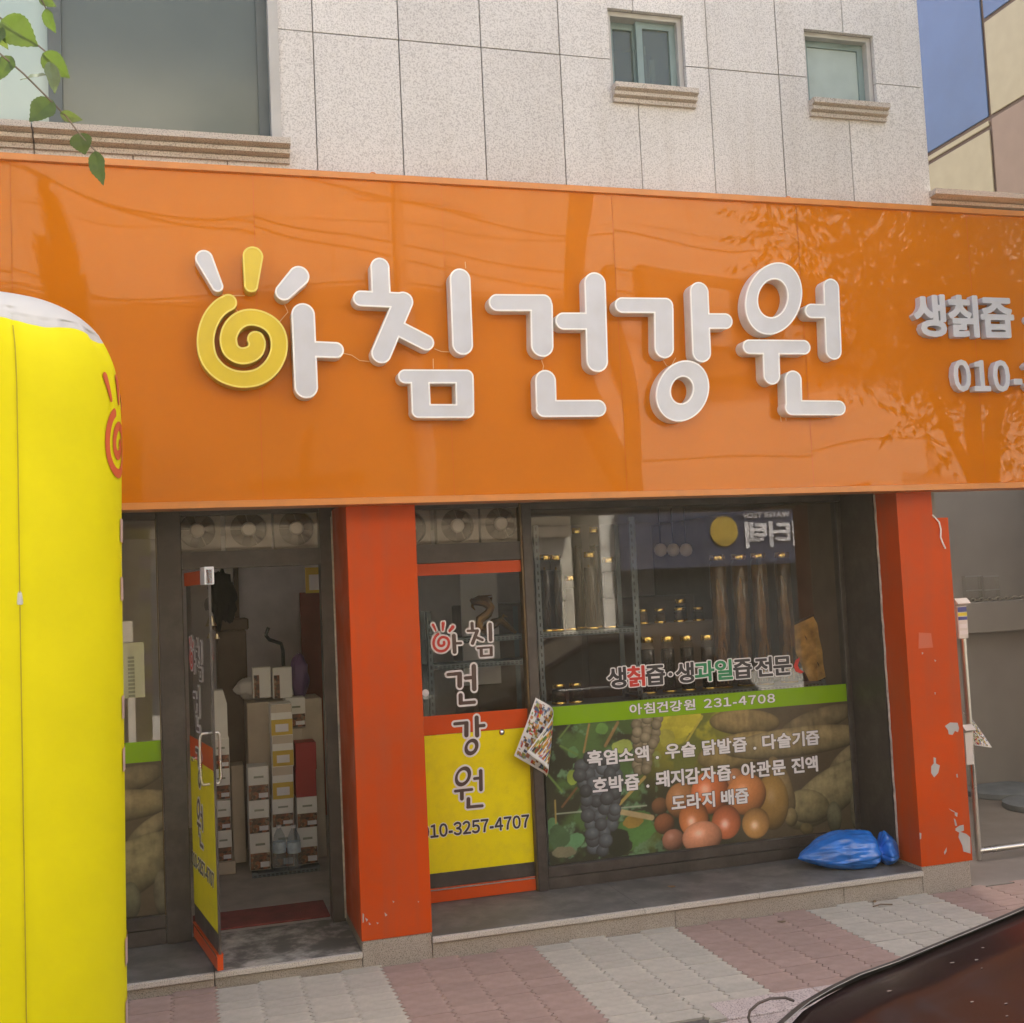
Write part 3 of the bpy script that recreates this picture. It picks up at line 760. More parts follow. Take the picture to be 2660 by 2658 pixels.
def print_picture():
    """the fruit photograph printed on the window film: grapes, persimmons, roots"""
    nx, ny = 540, 210
    X, Z = np.meshgrid(np.linspace(PICX0, PICX1, nx), np.linspace(PICZ0, PICZ1, ny), indexing='ij')
    u = (X - PICX0) / (PICX1 - PICX0); v = (Z - PICZ0) / (PICZ1 - PICZ0)
    C = np.zeros((nx, ny, 3))
    n1 = noise_grid(nx, ny, 14, 6, 1); n2 = noise_grid(nx, ny, 40, 16, 2); n3 = noise_grid(nx, ny, 7, 3, 3); n4 = noise_grid(nx, ny, 110, 10, 4, 2)
    def L(*c): return np.array(lin(c))
    def sm(e0, e1, x):
        t = np.clip((x - e0) / (e1 - e0), 0, 1); return t * t * (3 - 2 * t)
    def mixin(w, c): 
        C[...] = C * (1 - w[..., None]) + np.asarray(c) * w[..., None]
    C[...] = L(38, 40, 28)
    mixin(sm(0.45, 0.7, n1) * sm(0.5, 0.2, u), L(70, 100, 50))
    mixin(sm(0.55, 0.75, n2) * sm(0.5, 0.2, u), L(110, 150, 110) * 0.8)
    mixin(sm(0.25, 0.42, u) * sm(0.70, 0.5, u) * sm(0.35, 0.95, v + 0.4 * (n3 - 0.5)), L(165, 160, 45))
    mixin(sm(0.5, 0.62, n1) * sm(0.25, 0.4, u) * sm(0.62, 0.5, u), L(95, 100, 40))
    mixin(sm(0.52, 0.66, u), L(78, 66, 50) * (0.6 + 0.7 * n1[..., None]))
    def pw(z, x, y):
        p = at(*z(x, y), GY - 0.004); return p.x, p.z
    G = lambda x, y: (1400 + x * 0.23292, 1840 + y * 0.23292)
    H = lambda x, y: (1780 + x * 0.24845, 1840 + y * 0.24845)
    kG = 0.23292 * (at(1700, 2000, GY).x - at(1600, 2000, GY).x) / 100; kH = 0.24845 * (at(2050, 2000, GY).x - at(1950, 2000, GY).x) / 100
    def line(z, x0, y0, x1, y1, r, col):
        k = kG if z is G else kH
        S = cap_sdf(np.stack([X, Z], -1), pw(z, x0, y0), pw(z, x1, y1), r * k)
        mixin(sm(0.004, -0.002, S), np.array(col) * (0.8 + 0.4 * n2[..., None]))
    def ball(z, x, y, a, b, col, lightdir=(-0.4, 0.6), gloss=0.5, ang=0.0, tex=0.0, edge=0.45, big=1.0):
        k = kG if z is G else kH
        cx, cz = pw(z, x, y); A, B = a * k * big, b * k * 0.93 * big
        ca, sa = math.cos(ang), math.sin(ang)
        p = ((X - cx) * ca + (Z - cz) * sa) / A; q = (-(X - cx) * sa + (Z - cz) * ca) / B
        r2 = p * p + q * q; w = sm(1.03, 0.95, r2)
        nz = np.sqrt(np.clip(1 - r2, 0, 1))
        px = p * ca - q * sa; qz = p * sa + q * ca
        lam = np.clip(0.45 * nz + lightdir[0] * px * 0.8 + lightdir[1] * qz * 0.8 + 0.35, 0.15, 1.25)
        rim = edge + (1 - edge) * np.sqrt(nz)
        col3 = np.array(col) * (lam * rim)[..., None]
        if tex: col3 = col3 * (1 + tex * (n2 - 0.5) * 2 + tex * 0.8 * (n4 - 0.5))[..., None]
        hl = np.exp(-(((px - lightdir[0] * 0.55) ** 2 + (qz - lightdir[1] * 0.55) ** 2) / 0.06)) * gloss
        col3 = col3 + hl[..., None] * np.array([0.8, 0.75, 0.7])
        mixin(w, col3)
    # leaves and stems on the left
    for x, y, a, b, c in ((1090, 1380, 230, 200, (70, 112, 52)), (400, 1480, 110, 80, (92, 140, 96)), (150, 1330, 60, 90, (92, 138, 92)), (930, 430, 140, 70, (150, 165, 80)),
                          (370, 770, 60, 80, (130, 150, 60)), (700, 230, 70, 60, (90, 130, 60)), (380, 490, 60, 60, (80, 118, 72)), (1500, 200, 230, 120, (185, 175, 50)), (1650, 120, 200, 90, (170, 160, 45)),
                          (1420, 330, 90, 80, (160, 155, 60)), (1040, 1270, 110, 60, (150, 120, 50)), (980, 200, 120, 80, (55, 80, 35)), (240, 1450, 120, 130, (62, 92, 58)), (900, 1500, 150, 130, (25, 32, 20)), (300, 1600, 130, 60, (120, 115, 90))):
        cx, cz = pw(G, x, y); a *= kG; b *= kG
        r2 = ((X - cx) / a) ** 2 + ((Z - cz) / b) ** 2 + (n2 - 0.5) * 1.3 + (n1 - .5) * 0.9
        mixin(sm(1.05, 0.85, r2), L(*c) * (0.55 + 0.9 * n1[..., None]))
    for a in ((560, 180, 500, 490, 9, (150, 120, 70)), (880, 160, 740, 420, 14, (140, 110, 70)), (240, 420, 430, 520, 9, (95, 125, 60)), (100, 740, 260, 930, 9, (100, 130, 65)), (340, 190, 230, 330, 8, (95, 120, 60)),
              (1180, 770, 880, 1090, 15, (165, 140, 80)), (190, 1180, 1200, 1085, 5, (150, 160, 140)), (880, 1150, 1260, 1220, 26, (170, 150, 110)), (420, 890, 260, 1100, 10, (110, 75, 45)), (180, 1030, 190, 1280, 7, (150, 130, 70)), (1820, 90, 1650, 370, 10, (175, 160, 60))):
        line(G, *a[:5], L(*a[5]))
    r = np.random.RandomState(5)
    # dark bunch
    bunch = []
    for y in range(560, 1660, 92):
        hw = np.interp(y, [560, 680, 900, 1150, 1400, 1650], [120, 290, 225, 205, 150, 95]); cx = np.interp(y, [560, 900, 1200, 1650], [640, 690, 690, 645])
        m = max(2, int(2 * hw / 104))
        for i in range(m):
            x = cx - hw + (i + 0.5) * 2 * hw / m + r.uniform(-18, 18); bunch.append((r.rand(), x, y + r.uniform(-20, 20), abs(x - cx) / hw))
    for _, x, y, e in sorted(bunch): ball(G, x, y, r.uniform(66, 82), r.uniform(68, 84), L(112, 120, 132) * r.uniform(0.45, 1.05) * (1 - 0.35 * e), (0.2, 0.35), 0.06, edge=0.22)
    bunch = []
    for y in range(120, 700, 72):
        hw = np.interp(y, [120, 400, 700], [170, 140, 80]); cx = np.interp(y, [120, 400, 700], [1210, 1185, 1140])
        m = max(2, int(2 * hw / 88))
        for i in range(m): bunch.append((r.rand(), cx - hw + (i + 0.5) * 2 * hw / m + r.uniform(-14, 14), y + r.uniform(-16, 16)))
    for _, x, y in sorted(bunch): ball(G, x, y, 60, 62, L(165, 150, 122) * r.uniform(0.65, 1.0), (0.2, 0.3), 0.06, edge=0.3)
    # roots on the right
    def root(x0, y0, x1, y1, r0, col):
        dx, dy = x1 - x0, y1 - y0; ball(H, (x0 + x1) / 2, (y0 + y1) / 2, math.hypot(dx, dy) / 2 + r0 * 0.7, r0, col, (-0.1, 0.5), 0.0, -math.atan2(dy, dx), tex=0.5, edge=0.4)
    root(350, 120, 900, 170, 130, L(150, 128, 84)); root(1050, 210, 1700, 60, 120, L(128, 112, 82)); root(250, 480, 900, 400, 170, L(165, 142, 90)); root(500, 370, 1850, 330, 150, L(156, 138, 98))
    root(1540, 600, 1810, 420, 75, L(150, 135, 100)); root(1180, 1060, 1800, 740, 230, L(148, 136, 98)); root(1160, 1000, 1400, 1050, 170, L(142, 130, 90)); root(1790, 940, 1800, 1220, 75, L(120, 112, 88)); root(1560, 1050, 1560, 1230, 85, L(110, 108, 82))
    root(940, 600, 1080, 1000, 110, L(140, 118, 78)); root(1240, 1250, 1300, 1270, 60, L(110, 95, 60))
    ball(H, 1110, 1140, 68, 95, L(128, 112, 72), gloss=0.05, tex=0.4)
    # persimmons / tomatoes
    def ballb(*a_, **k_): ball(*a_, big=1.06, **k_)
    ballb(G, 1400, 1290, 110, 110, L(140, 84, 52), gloss=0.0); ballb(G, 1350, 1090, 90, 90, L(120, 80, 50), gloss=0.0)
    ballb(H, 910, 980, 165, 265, L(166, 128, 62), (-0.1, 0.4), 0.1, tex=0.1)
    ballb(G, 1590, 1030, 170, 190, L(176, 120, 72), gloss=0.1); ballb(H, 520, 760, 90, 120, L(180, 120, 80), gloss=0.1)
    ballb(H, 265, 880, 185, 200, L(226, 122, 66), (-0.5, 0.3), 0.4); ballb(H, 640, 900, 195, 195, L(222, 140, 78), (-0.35, 0.4), 0.25)
    ballb(H, 90, 1150, 140, 175, L(220, 130, 70), (-0.3, -0.3), 0.55); ballb(G, 1500, 1470, 120, 115, L(170, 112, 88), gloss=0.15)
    ballb(H, 430, 1190, 140, 160, L(216, 116, 70), (-0.2, -0.2), 0.6); ballb(H, 740, 1200, 135, 145, L(208, 152, 82), (-0.2, -0.25), 0.55)
    ballb(H, 180, 1350, 190, 150, L(236, 158, 120), (-0.3, 0.45), 0.35)
    C *= (0.93 + 0.14 * noise_grid(nx, ny, 200, 90, 9, 1))[..., None]
    C = np.clip(C * 0.97 + np.array([0.030, 0.027, 0.018]), 0.004, 0.85)  # haze put into the print colours: darks lifted to a pale warm tone
    ii = np.arange(nx * ny).reshape(nx, ny)
    F = np.stack([ii[:-1, :-1], ii[1:, :-1], ii[1:, 1:], ii[:-1, 1:]], -1).reshape(-1, 4)
    V = np.stack([X, np.zeros_like(X), Z], -1).reshape(-1, 3)
    me = bpy.data.meshes.new('picture_film'); me.from_pydata(V.tolist(), [], F.tolist())
    ca = me.color_attributes.new('print', 'FLOAT_COLOR', 'POINT')
    ca.data.foreach_set('color', np.concatenate([C.reshape(-1, 3), np.ones((nx * ny, 1))], 1).ravel().astype(np.float32))
    me.materials.append(M['print']); me.update(); return me
PIC = print_picture()

def film(name, m, x0, x1, z0, z1, y, parent, t=0.0012):
    mb = MB(); mb.box(x0, x1, y - t, y, z0, z1); return mb.build(name, M[m], parent)
def put_text(parent, txt, box, y, bold, fill, outline, ol, gap=0.07, space=0.34, colors=None, xf=None):
    """cut-film lettering: an outline film with the letters on it"""
    R = lettering(txt, box, bold, gap, space, (ol, 0.0))
    allo = [l for ch, (lo_, li_) in R for l in lo_]
    for k, (ch, (lo_, li_)) in enumerate(R):
        me = loops_mesh(lo_, 0.0008, 'letter_outline', False); o = link('letter_outline', me, parent, [M[outline]]); o.location.y = y - 0.0012 - 0.0001 * (k % 2)
        mf = fill if not colors else colors[k]
        me = loops_mesh(li_, 0.0008, 'letter', False); o2 = link('letter', me, parent, [M[mf]]); o2.location.y = y - 0.0026

# --- right show window
sw = MB()
sw.bbox(2.085, 2.150, FY - 0.01, 0.70, 0.128, 2.575, 0.004)                       # post
sw.bbox(2.152, 4.420, FY + 0.004, 0.70, 0.1285, 0.200, 0.003); sw.bbox(2.152, 4.420, FY, 0.70, 0.204, 0.268, 0.004)
sw.bbox(2.152, 4.420, FY, 0.70, 2.53, 2.574, 0.003)
sw.bbox(4.385, 4.4205, FY + 0.01, 0.70, 0.27, 2.528, 0.003)
win = sw.build('shop_window', M['dark_frame'], bld)
wg = MB(); wg.box(2.152, 4.385, GY, GY + 0.008, 0.262, 2.532); wg.build('pane', M['shop_glass'], win)
bz = MB(); bz.box(2.074, 2.084, FY - 0.004, 0.69, 0.13, 2.574); bz.build('frame_edge', M['bronze_frame'], win)
o = link('picture_film', PIC, win); o.location.y = GY - 0.003
film('green_band', 'film_green', 2.155, 4.418, 1.143, 1.262, GY - 0.0025, win)
def tbox(pxl, pxr, yt, yb, y=GY):
    """box from left/right pixel ends; top and bottom pixel rows read at the left end"""
    a = at(pxl, yt, y); b = at(pxl, yb, y); c = at(pxr, yt, y); return (a.x, c.x, b.z, a.z)
R_ = put_text
D, RD, LF = 'film_dark', 'film_red', 'film_leaf'
put_text(win, '생칡즙 · 생과일즙 전문', (at(1577, 1760, GY).x, at(2056, 1730, GY).x, at(1600, 1788, GY).z, at(1600, 1733, GY).z), GY - 0.002, 0.032, D, 'film_white', 0.048, 0.02, 0.12,
         [D, RD, D, D, D, LF, LF, D, D, D])
put_text(win, '아침건강원  231-4708', (at(1634, 1840, GY).x, at(2012, 1815, GY).x, at(1634, 1858, GY).z, at(1634, 1829, GY).z), GY - 0.0045, 0.024, 'film_white', D, 0.026, 0.12, 0.25)
put_text(win, '흑염소액 . 우슬 닭발즙 . 다슬기즙', (at(1524, 1970, GY).x, at(2128, 1930, GY).x, at(1524, 1992, GY).z, at(1524, 1950, GY).z), GY - 0.0045, 0.034, 'film_white', D, 0.028, 0.07, 0.32)
put_text(win, '호박즙 . 돼지감자즙. 야관문 진액', (at(1538, 2040, GY).x, at(2124, 2000, GY).x, at(1538, 2064, GY).z, at(1538, 2020, GY).z), GY - 0.0045, 0.034, 'film_white', D, 0.028, 0.07, 0.32)
put_text(win, '도라지 배즙', (at(1743, 2090, GY).x, at(1944, 2070, GY).x, at(1743, 2108, GY).z, at(1743, 2066, GY).z), GY - 0.0045, 0.034, 'film_white', D, 0.028, 0.07, 0.32)
# remnant of a red sticker
rs = [( at(px, py, GY).x, at(px, py, GY).z) for px, py in [(2078, 1707), (2066, 1716), (2062, 1730), (2066, 1744), (2080, 1750), (2088, 1746), (2076, 1738), (2072, 1728), (2076, 1716)]]
o = link('sticker_remnant', loops_mesh([rs], 0.001, 'sticker_remnant', False), win, [M['film_red']]); o.location.y = GY - 0.002

# --- left show window (same print)
lw = MB()
lw.bbox(-0.145, -0.008, FY - 0.005, 0.70, 0.098, 2.575, 0.004)
lw.bbox(-2.60, -0.147, FY + 0.004, 0.70, 0.0985, 0.185, 0.003); lw.bbox(-2.60, -0.147, FY, 0.70, 0.189, 0.258, 0.004)
lw.bbox(-2.60, -0.147, FY, 0.70, 2.53, 2.574, 0.003); lw.bbox(-2.62, -2.555, FY, 0.70, 0.26, 2.528, 0.003)
lwin = lw.build('shop_window', M['dark_frame'], bld)
wg = MB(); wg.box(-2.555, -0.147, GY, GY + 0.008, 0.25, 2.532); wg.build('pane', M['shop_glass'], lwin)
o = link('picture_film', PIC, lwin); o.location = (-4.568, GY - 0.003, -0.01)
film('green_band', 'film_green', -2.55, -0.15, 1.132, 1.25, GY - 0.0025, lwin)
bz = MB(); bz.box(-0.153, -0.1475, FY + 0.002, 0.648, 0.26, 2.53); bz.build('frame_edge', M['bronze_frame'], lwin)

# --- the two narrow leaves: one fixed beside the window, one standing open
LW = 0.735
def leaf(parent, hinge, name, su=1.0, open_leaf=False, z0=0.13):
    """leaf built in local u (x) 0..LW, front face towards -y at y=0"""
    root = MB()
    zt = 2.21
    pn = MB(); pn.box(0.002, LW - 0.002, 0.014, 0.024, z0 + 0.08, zt - 0.07); fr = pn.build(name, M['door_glass'], parent)
    mbt = MB(); mbt.box(0.0, LW, 0.004, 0.034, zt - 0.075, zt); mbt.build('top_rail', M['film_orange'], fr)
    mbt = MB(); mbt.box(0.0, LW, 0.004, 0.034, z0 + 0.004, z0 + 0.075); mbt.build('bottom_rail', M['film_orange'], fr)
    mbt = MB(); mbt.box(0.0, LW, 0.0, 0.036, z0 + 0.076, z0 + 0.088); mbt.build('rail_edge', M['film_orange'], fr)
    dk = MB(); dk.box(0.0, LW, 0.0135 - 0.001, 0.0138, z0 + 0.09, 0.306); dk.build('dark_band', M['dark_frame'], fr)
    film('yellow_film', 'film_yellow', 0.0, LW, 0.308, 1.146, 0.0125, fr); film('orange_film', 'film_orange', 0.0, LW, 1.148, 1.266, 0.0125, fr)
    rail = MB(); rail.box(0.0, LW, -0.001, 0.002, z0 + 0.076, z0 + 0.084); rail.build('bottom_edge', M['chrome'], fr)
    # shop name running down the leaf, in the strokes of the big sign
    X0 = 1.385
    def bx(x0, x1, y0, y1):
        a = at(1080 + x0 * 0.3521, 1580 + y0 * 0.3521, GY); b = at(1080 + x1 * 0.3521, 1580 + y1 * 0.3521, GY)
        c = at(1080 + x0 * 0.3521, 1580 + y1 * 0.3521, GY); return a.x - X0, b.x - X0, (b.z + c.z) / 2, (a.z + at(1080 + x1 * .3521, 1580 + y0 * .3521, GY).z) / 2
    boxes = [bx(110, 348, 95, 345), bx(367, 575, 93, 365), bx(218, 460, 413, 718), bx(268, 528, 790, 1090), bx(268, 508, 1160, 1483)]
    for p in PIECES:
        lo, hi = SYL_BOX[p.syl]; b = boxes[p.syl]
        sx = (b[1] - b[0]) / (hi[0] - lo[0]); sz = (b[3] - b[2]) / (hi[1] - lo[1]); sc = (sx + sz) / 2
        def tr(Ls): return [[(b[0] + (x - lo[0]) * sx, b[2] + (z - lo[1]) * sz) for x, z in l] for l in Ls]
        thin = 0.012
        first = p.syl == 0 and p is not PIECES[4]
        o = link('letter_outline', loops_mesh(tr(contours(*p.S, 0.028)), 0.0008, 'letter_outline', False), fr, [M['film_white']]); o.location.y = 0.0095 - 0.0001 * (PIECES.index(p) % 3)
        o = link('letter', loops_mesh(tr(contours(*p.S, -thin)), 0.0008, 'letter', False), fr, [M['film_red' if first else 'film_brown']]); o.location.y = 0.0080
    zb = at(1200, 2150, GY).z
    a = at(1119, 2175, GY); b = at(1374, 2120, GY)
    put_text(fr, '010-3257-4707', (a.x - X0 - 0.062, b.x - X0, at(1119, 2180, GY).z + 0.006, at(1119, 2147, GY).z + 0.012), 0.0115, 0.026, 'film_dark', 'film_white', 0.045, 0.06)
    return fr
e_fix = leaf(bld, None, 'fixed_leaf'); e_fix.location = (1.385, GY - 0.014, 0)
lk = MB(); lk.lathe([(0.018, 0), (0.018, 0.008), (0.010, 0.016), (0.0, 0.018)], 16); o = lk.build('lock_knob', M['chrome'], e_fix, True)
k = at(1303, 1902, GY); o.rotation_euler = (math.pi / 2, 0, 0); o.location = (k.x - 1.385, 0.012, k.z)
sp = MB(); sp.lathe([(0.022, 0), (0.022, 0.006), (0.0, 0.008)], 16); o = sp.build('wall_disc', M['film_white'], e_fix, True)
k = at(1105, 1800, GY); o.rotation_euler = (math.pi / 2, 0, 0); o.location = (k.x - 1.385, 0.012, k.z)
# frame round the fixed leaf and its transom
ff = MB()
ff.box(1.272, 1.384, FY, 0.70, 0.13, 2.575); ff.box(1.384, 2.074, FY + 0.006, 0.70, 2.214, 2.33); ff.box(1.384, 2.074, FY + 0.01, 0.70, 2.55, 2.574)
ffo = ff.build('leaf_frame', M['dark_frame'], bld)
g = MB(); g.box(1.384, 2.074, GY, GY + 0.006, 2.33, 2.55); g.build('transom_pane', M['shop_glass'], ffo)
# door bay frame
df = MB()
df.box(0.80, 0.876, FY - 0.005, 0.74, 0.10, 2.575); df.box(-0.007, 0.80, FY, 0.70, 2.232, 2.335); df.box(-0.007, 0.80, FY + 0.01, 0.70, 2.55, 2.574)
dfo = df.build('door_frame', M['dark_frame'], bld)
g = MB(); g.box(-0.007, 0.80, GY, GY + 0.006, 2.335, 2.55); g.build('transom_pane', M['shop_glass'], dfo)
# the open leaf hangs on the left post and swings out over the step
door = leaf(bld, None, 'door_leaf', z0=0.115)
hx, hy, fx, fy = -0.002, 0.63, 0.112, -0.058
ang = math.atan2(fy - hy, fx - hx); door.location = (hx, hy, 0); door.rotation_euler = (0, 0, ang); door.scale = (math.hypot(fx - hx, fy - hy) / LW, 1, 1)
dh = MB()
for s in (-1, 1):
    y = 0.019 + s * 0.055; y_g = 0.019 + s * 0.008
    f = 0.019 + s * 0.048
    dh.tube([(0.62, y_g, 1.335), (0.62, f - s * 0.008, 1.335), (0.618, f, 1.325), (0.616, f + s * 0.004, 1.30), (0.612, f + s * 0.004, 1.2), (0.616, f + s * 0.004, 1.10), (0.618, f, 1.075), (0.62, f - s * 0.008, 1.065), (0.62, y_g, 1.065)], 0.008, 10)
dh.build('handle', M['steel'], door, True)
pf = MB(); pf.bbox(0.60, 0.735, -0.006, 0.046, 2.13, 2.225, 0.003); pf.build('patch_fitting', M['film_white'], door)
kk = MB(); kk.lathe([(0.016, 0), (0.016, 0.014), (0.006, 0.02), (0, 0.021)], 14); o = kk.build('lock_knob', M['chrome'], door, True); o.rotation_euler = (math.pi / 2, 0, 0); o.location = (0.16, 0.012, 1.15)
ed = MB(); ed.box(LW - 0.001, LW + 0.002, 0.012, 0.026, 0.20, 2.13); ed.build('glass_edge', M['dark_frame'], door)
# little brass bells hanging from the door
bell = empty('door_bell', (0, 0, 0), 0, 'cluster of small brass bells hanging on a cord inside the open glass door', 'bell')
bp_ = at(548, 1620, 0.25); bell.location = bp_
mat('brass', (0.55, 0.42, 0.2), 0.3, metal=1.0)
for nm, dx, dz, s in (('bell', 0, 0, 1.0), ('bell', -0.012, -0.075, 0.45), ('bell', 0.03, -0.08, 0.5)):
    b = MB(); b.lathe([(0.003, 0.045), (0.012, 0.042), (0.017, 0.025), (0.022, 0.008), (0.032, -0.012), (0.030, -0.014), (0.0, -0.008)], 16); o = b.build(nm, M['brass'], bell, True); o.location = (dx, 0, dz); o.scale = (s,) * 3
b = MB(); b.tube([(0, 0, 0.16), (0, 0, 0.04)], 0.003, 6); b.tube([(0, 0, -0.01), (0.004, 0, -0.2)], 0.003, 6); b.build('cord', M['film_red'], bell)

# ------------------------------------------------------------------ flyer on the window post
vcol('flyer_print', 0.45)
def flyer(name, corners, Y, seed, curl=0.0, n=72):
    """printed sheet; corners as pixels TL, TR, BR, BL"""
    TL, TR, BR, BL = [at(px, py, Y) for px, py in corners]
    r = np.random.RandomState(seed)
    U, V = np.meshgrid(np.linspace(0, 1, n), np.linspace(0, 1, n), indexing='ij')
    P = np.zeros((n, n, 3))
    for k in range(3):
        P[..., k] = (TL[k] * (1 - U) + TR[k] * U) * (1 - V) + (BL[k] * (1 - U) + BR[k] * U) * V
    P[..., 1] -= 0.012 * np.sin(V * 2.2) + 0.01 * np.sin(U * 3)
    if curl:
        w = np.clip((U - V * 0.55 - 0.30) / 0.7, 0, 1) ** 1.0
        nrm = np.array([(BL.x - TR.x), 0, (BL.z - TR.z)]); nrm = nrm / np.linalg.norm(nrm); d = np.linalg.norm(np.array(BL) - np.array(TR))
        rr = 0.05; s = w * d * 0.62; th = np.clip(s / rr, 0, math.pi * 0.9)
        flat = np.maximum(0, s - rr * math.pi * 0.9)
        P[..., 0] += nrm[0] * (s - rr * np.sin(th) + flat * 0.9); P[..., 2] += nrm[2] * (s - rr * np.sin(th) + flat * 0.9); P[..., 1] -= rr * (1 - np.cos(th))
    C = np.ones((n, n, 3)) * 0.72
    pal = np.array([lin(c) for c in ((190, 60, 50), (205, 150, 60), (95, 130, 60), (70, 90, 130), (180, 120, 95), (120, 70, 50), (215, 205, 190), (60, 60, 62), (150, 160, 90), (205, 190, 70), (120, 140, 175))])
    for _ in range(420):
        u, v, a, b = r.rand(), r.rand(), r.uniform(0.012, 0.05), r.uniform(0.01, 0.035)
        m = (np.abs(U - u) < a) & (np.abs(V - v) < b); C[m] = pal[r.randint(len(pal))] * r.uniform(0.7, 1.1)
    e = np.minimum(np.minimum(U, 1 - U), np.minimum(V, 1 - V)); C[e < 0.035] = 0.75
    ii = np.arange(n * n).reshape(n, n)
    F = np.stack([ii[:-1, :-1], ii[:-1, 1:], ii[1:, 1:], ii[1:, :-1]], -1).reshape(-1, 4)
    me = bpy.data.meshes.new(name); me.from_pydata(P.reshape(-1, 3).tolist(), [], F.tolist())
    ca = me.color_attributes.new('print', 'FLOAT_COLOR', 'POINT'); ca.data.foreach_set('color', np.concatenate([C.reshape(-1, 3), np.ones((n * n, 1))], 1).ravel().astype(np.float32))
    me.polygons.foreach_set('use_smooth', [True] * len(me.polygons)); me.materials.append(M['flyer_print'])
    o = bpy.data.objects.new(name, me); COL.objects.link(o)
    so = o.modifiers.new('thickness', 'SOLIDIFY'); so.thickness = 0.0008
    return o
Z8 = lambda x, y: (1080 + x * 0.3521, 1580 + y * 0.3521)
tag(flyer('flyer', [Z8(885, 660), Z8(1155, 815), Z8(962, 1228), Z8(722, 1088)], 0.585, 3, curl=1.0), 'colourful supermarket flyer with a curled corner stuck on the dark window post', 'flyer')

# ------------------------------------------------------------------ the shop sign
sgn = empty('shop_sign', (0, 0, 0), 0, 'long glossy orange sign board with raised white and yellow Korean letters', 'sign')
ZB, ZT = 2.545, 4.372
seams = [-5.6, -4.4, -3.2, -2.0, -0.80, 0.42, 1.47, 2.51, 3.75, 5.01, 6.2, 7.4, 8.6, 9.2]
for i, (a, b) in enumerate(zip(seams, seams[1:])):
    nx, nz = 14, 14; mb = MB(); vs = []; r1, r2, r3 = rnd.uniform(-1, 1), rnd.uniform(-1, 1), rnd.uniform(0.4, 1)
    for p in range(nx + 1):
        for q in range(nz + 1):
            u, v = p / nx, q / nz
            bulge = 0.007 * r3 * (1 - (2 * u - 1) ** 2) * (1 - (2 * v - 1) ** 2) + 0.003 * math.sin(3 * v + r1 * 3) * math.sin(math.pi * u)
            vs.append((a + 0.0008 + (b - a - 0.0016) * u, SIGN_Y - bulge + 0.004 * r1 * (u - 0.5) + 0.003 * r2 * (v - .5), ZB + 0.02 + (ZT - ZB - 0.04) * v))
    fs = [(p * (nz + 1) + q, (p + 1) * (nz + 1) + q, (p + 1) * (nz + 1) + q + 1, p * (nz + 1) + q + 1) for p in range(nx) for q in range(nz)]
    mb.add(vs, fs); me = mb.mesh('sign_panel', False, False); me.polygons.foreach_set('use_smooth', [True] * len(me.polygons))
    link('sign_panel', me, sgn, [M['sign_orange']])
bx = MB(); bx.box(-5.6, 9.2, SIGN_Y + 0.02, 0.046, ZB + 0.03, ZT - 0.02); bx.build('sign_box', M['film_orange'], sgn)
tr = MB(); tr.extrude_x([(0.046, ZT - 0.004), (0.046, ZT + 0.018), (SIGN_Y - 0.022, ZT + 0.012), (SIGN_Y - 0.022, ZT - 0.022), (SIGN_Y + 0.01, ZT - 0.026)], -5.6, 9.2); tr.build('top_trim', M['sign_trim'], sgn)
tr = MB(); tr.extrude_x([(0.046, ZB + 0.004), (0.046, ZB - 0.012), (SIGN_Y - 0.02, ZB - 0.014), (SIGN_Y - 0.02, ZB + 0.02), (SIGN_Y + 0.01, ZB + 0.024)], -5.6, 9.2); tr.build('bottom_trim', M['sign_trim'], sgn)
for px, py in ((970, 447), (2052, 513)):
    k = at(px, py, SIGN_Y); h = MB(); h.tube([(k.x + 0.02 * math.cos(t), SIGN_Y + 0.02, ZT + 0.012 + 0.022 * math.sin(t)) for t in np.linspace(0, math.pi, 9)], 0.004, 6); h.build('lifting_eye', M['sign_trim'], sgn)
for p in PIECES:
    yel = p.col == 'y'
    o = link('letter', loops_mesh(contours(*p.S, 0.0), 0.092, 'letter'), sgn, [M['yellow_side' if yel else 'letter_side']]); o.location.y = LET_Y
    rimm = link('letter_rim', loops_mesh(contours(*p.S, 0.0008) + [l[::-1] for l in contours(*p.S, -0.008)], 0.012, 'letter_rim'), o, [M['rim_yellow' if yel else 'rim_white']]); rimm.location.y = -0.003
    fc = link('letter_face', loops_mesh(contours(*p.S, -0.008), 0.004, 'letter_face'), o, [M['yellow_face' if yel else 'letter_face']]); fc.location.y = -0.001
# small raised lettering on the right
def raised(txt, box, bold, gap, space, depth):
    for ch, (Ls,) in lettering(txt, box, bold, gap, space, (0.0,)):
        o = link('small_letter', loops_mesh(Ls, depth, 'small_letter'), sgn, [M['letter_face']]); o.location.y = SIGN_Y - depth - 0.012
Z9 = lambda x, y: at(2340 + x * 0.17612, 720 + y * 0.17612, SIGN_Y - 0.06)
a, b = Z9(165, 240), Z9(1690, 880); raised('생칡즙', (a.x, b.x, Z9(300, 880).z, Z9(300, 245).z), 0.034, 0.055, 0.3, 0.05)
raised('·생과일즙 전문', (b.x + 0.10, b.x + 1.75, Z9(300, 880).z, Z9(300, 245).z), 0.034, 0.055, 0.3, 0.05)
a, b = Z9(760, 1220), Z9(1625, 1690); raised('010', (a.x, b.x, Z9(800, 1690).z, Z9(800, 1215).z), 0.03, 0.10, 0.3, 0.05)
raised('-3257-4707', (Z9(1665, 1500).x, Z9(1665, 1500).x + 1.35, Z9(800, 1690).z, Z9(800, 1215).z), 0.03, 0.10, 0.3, 0.05)
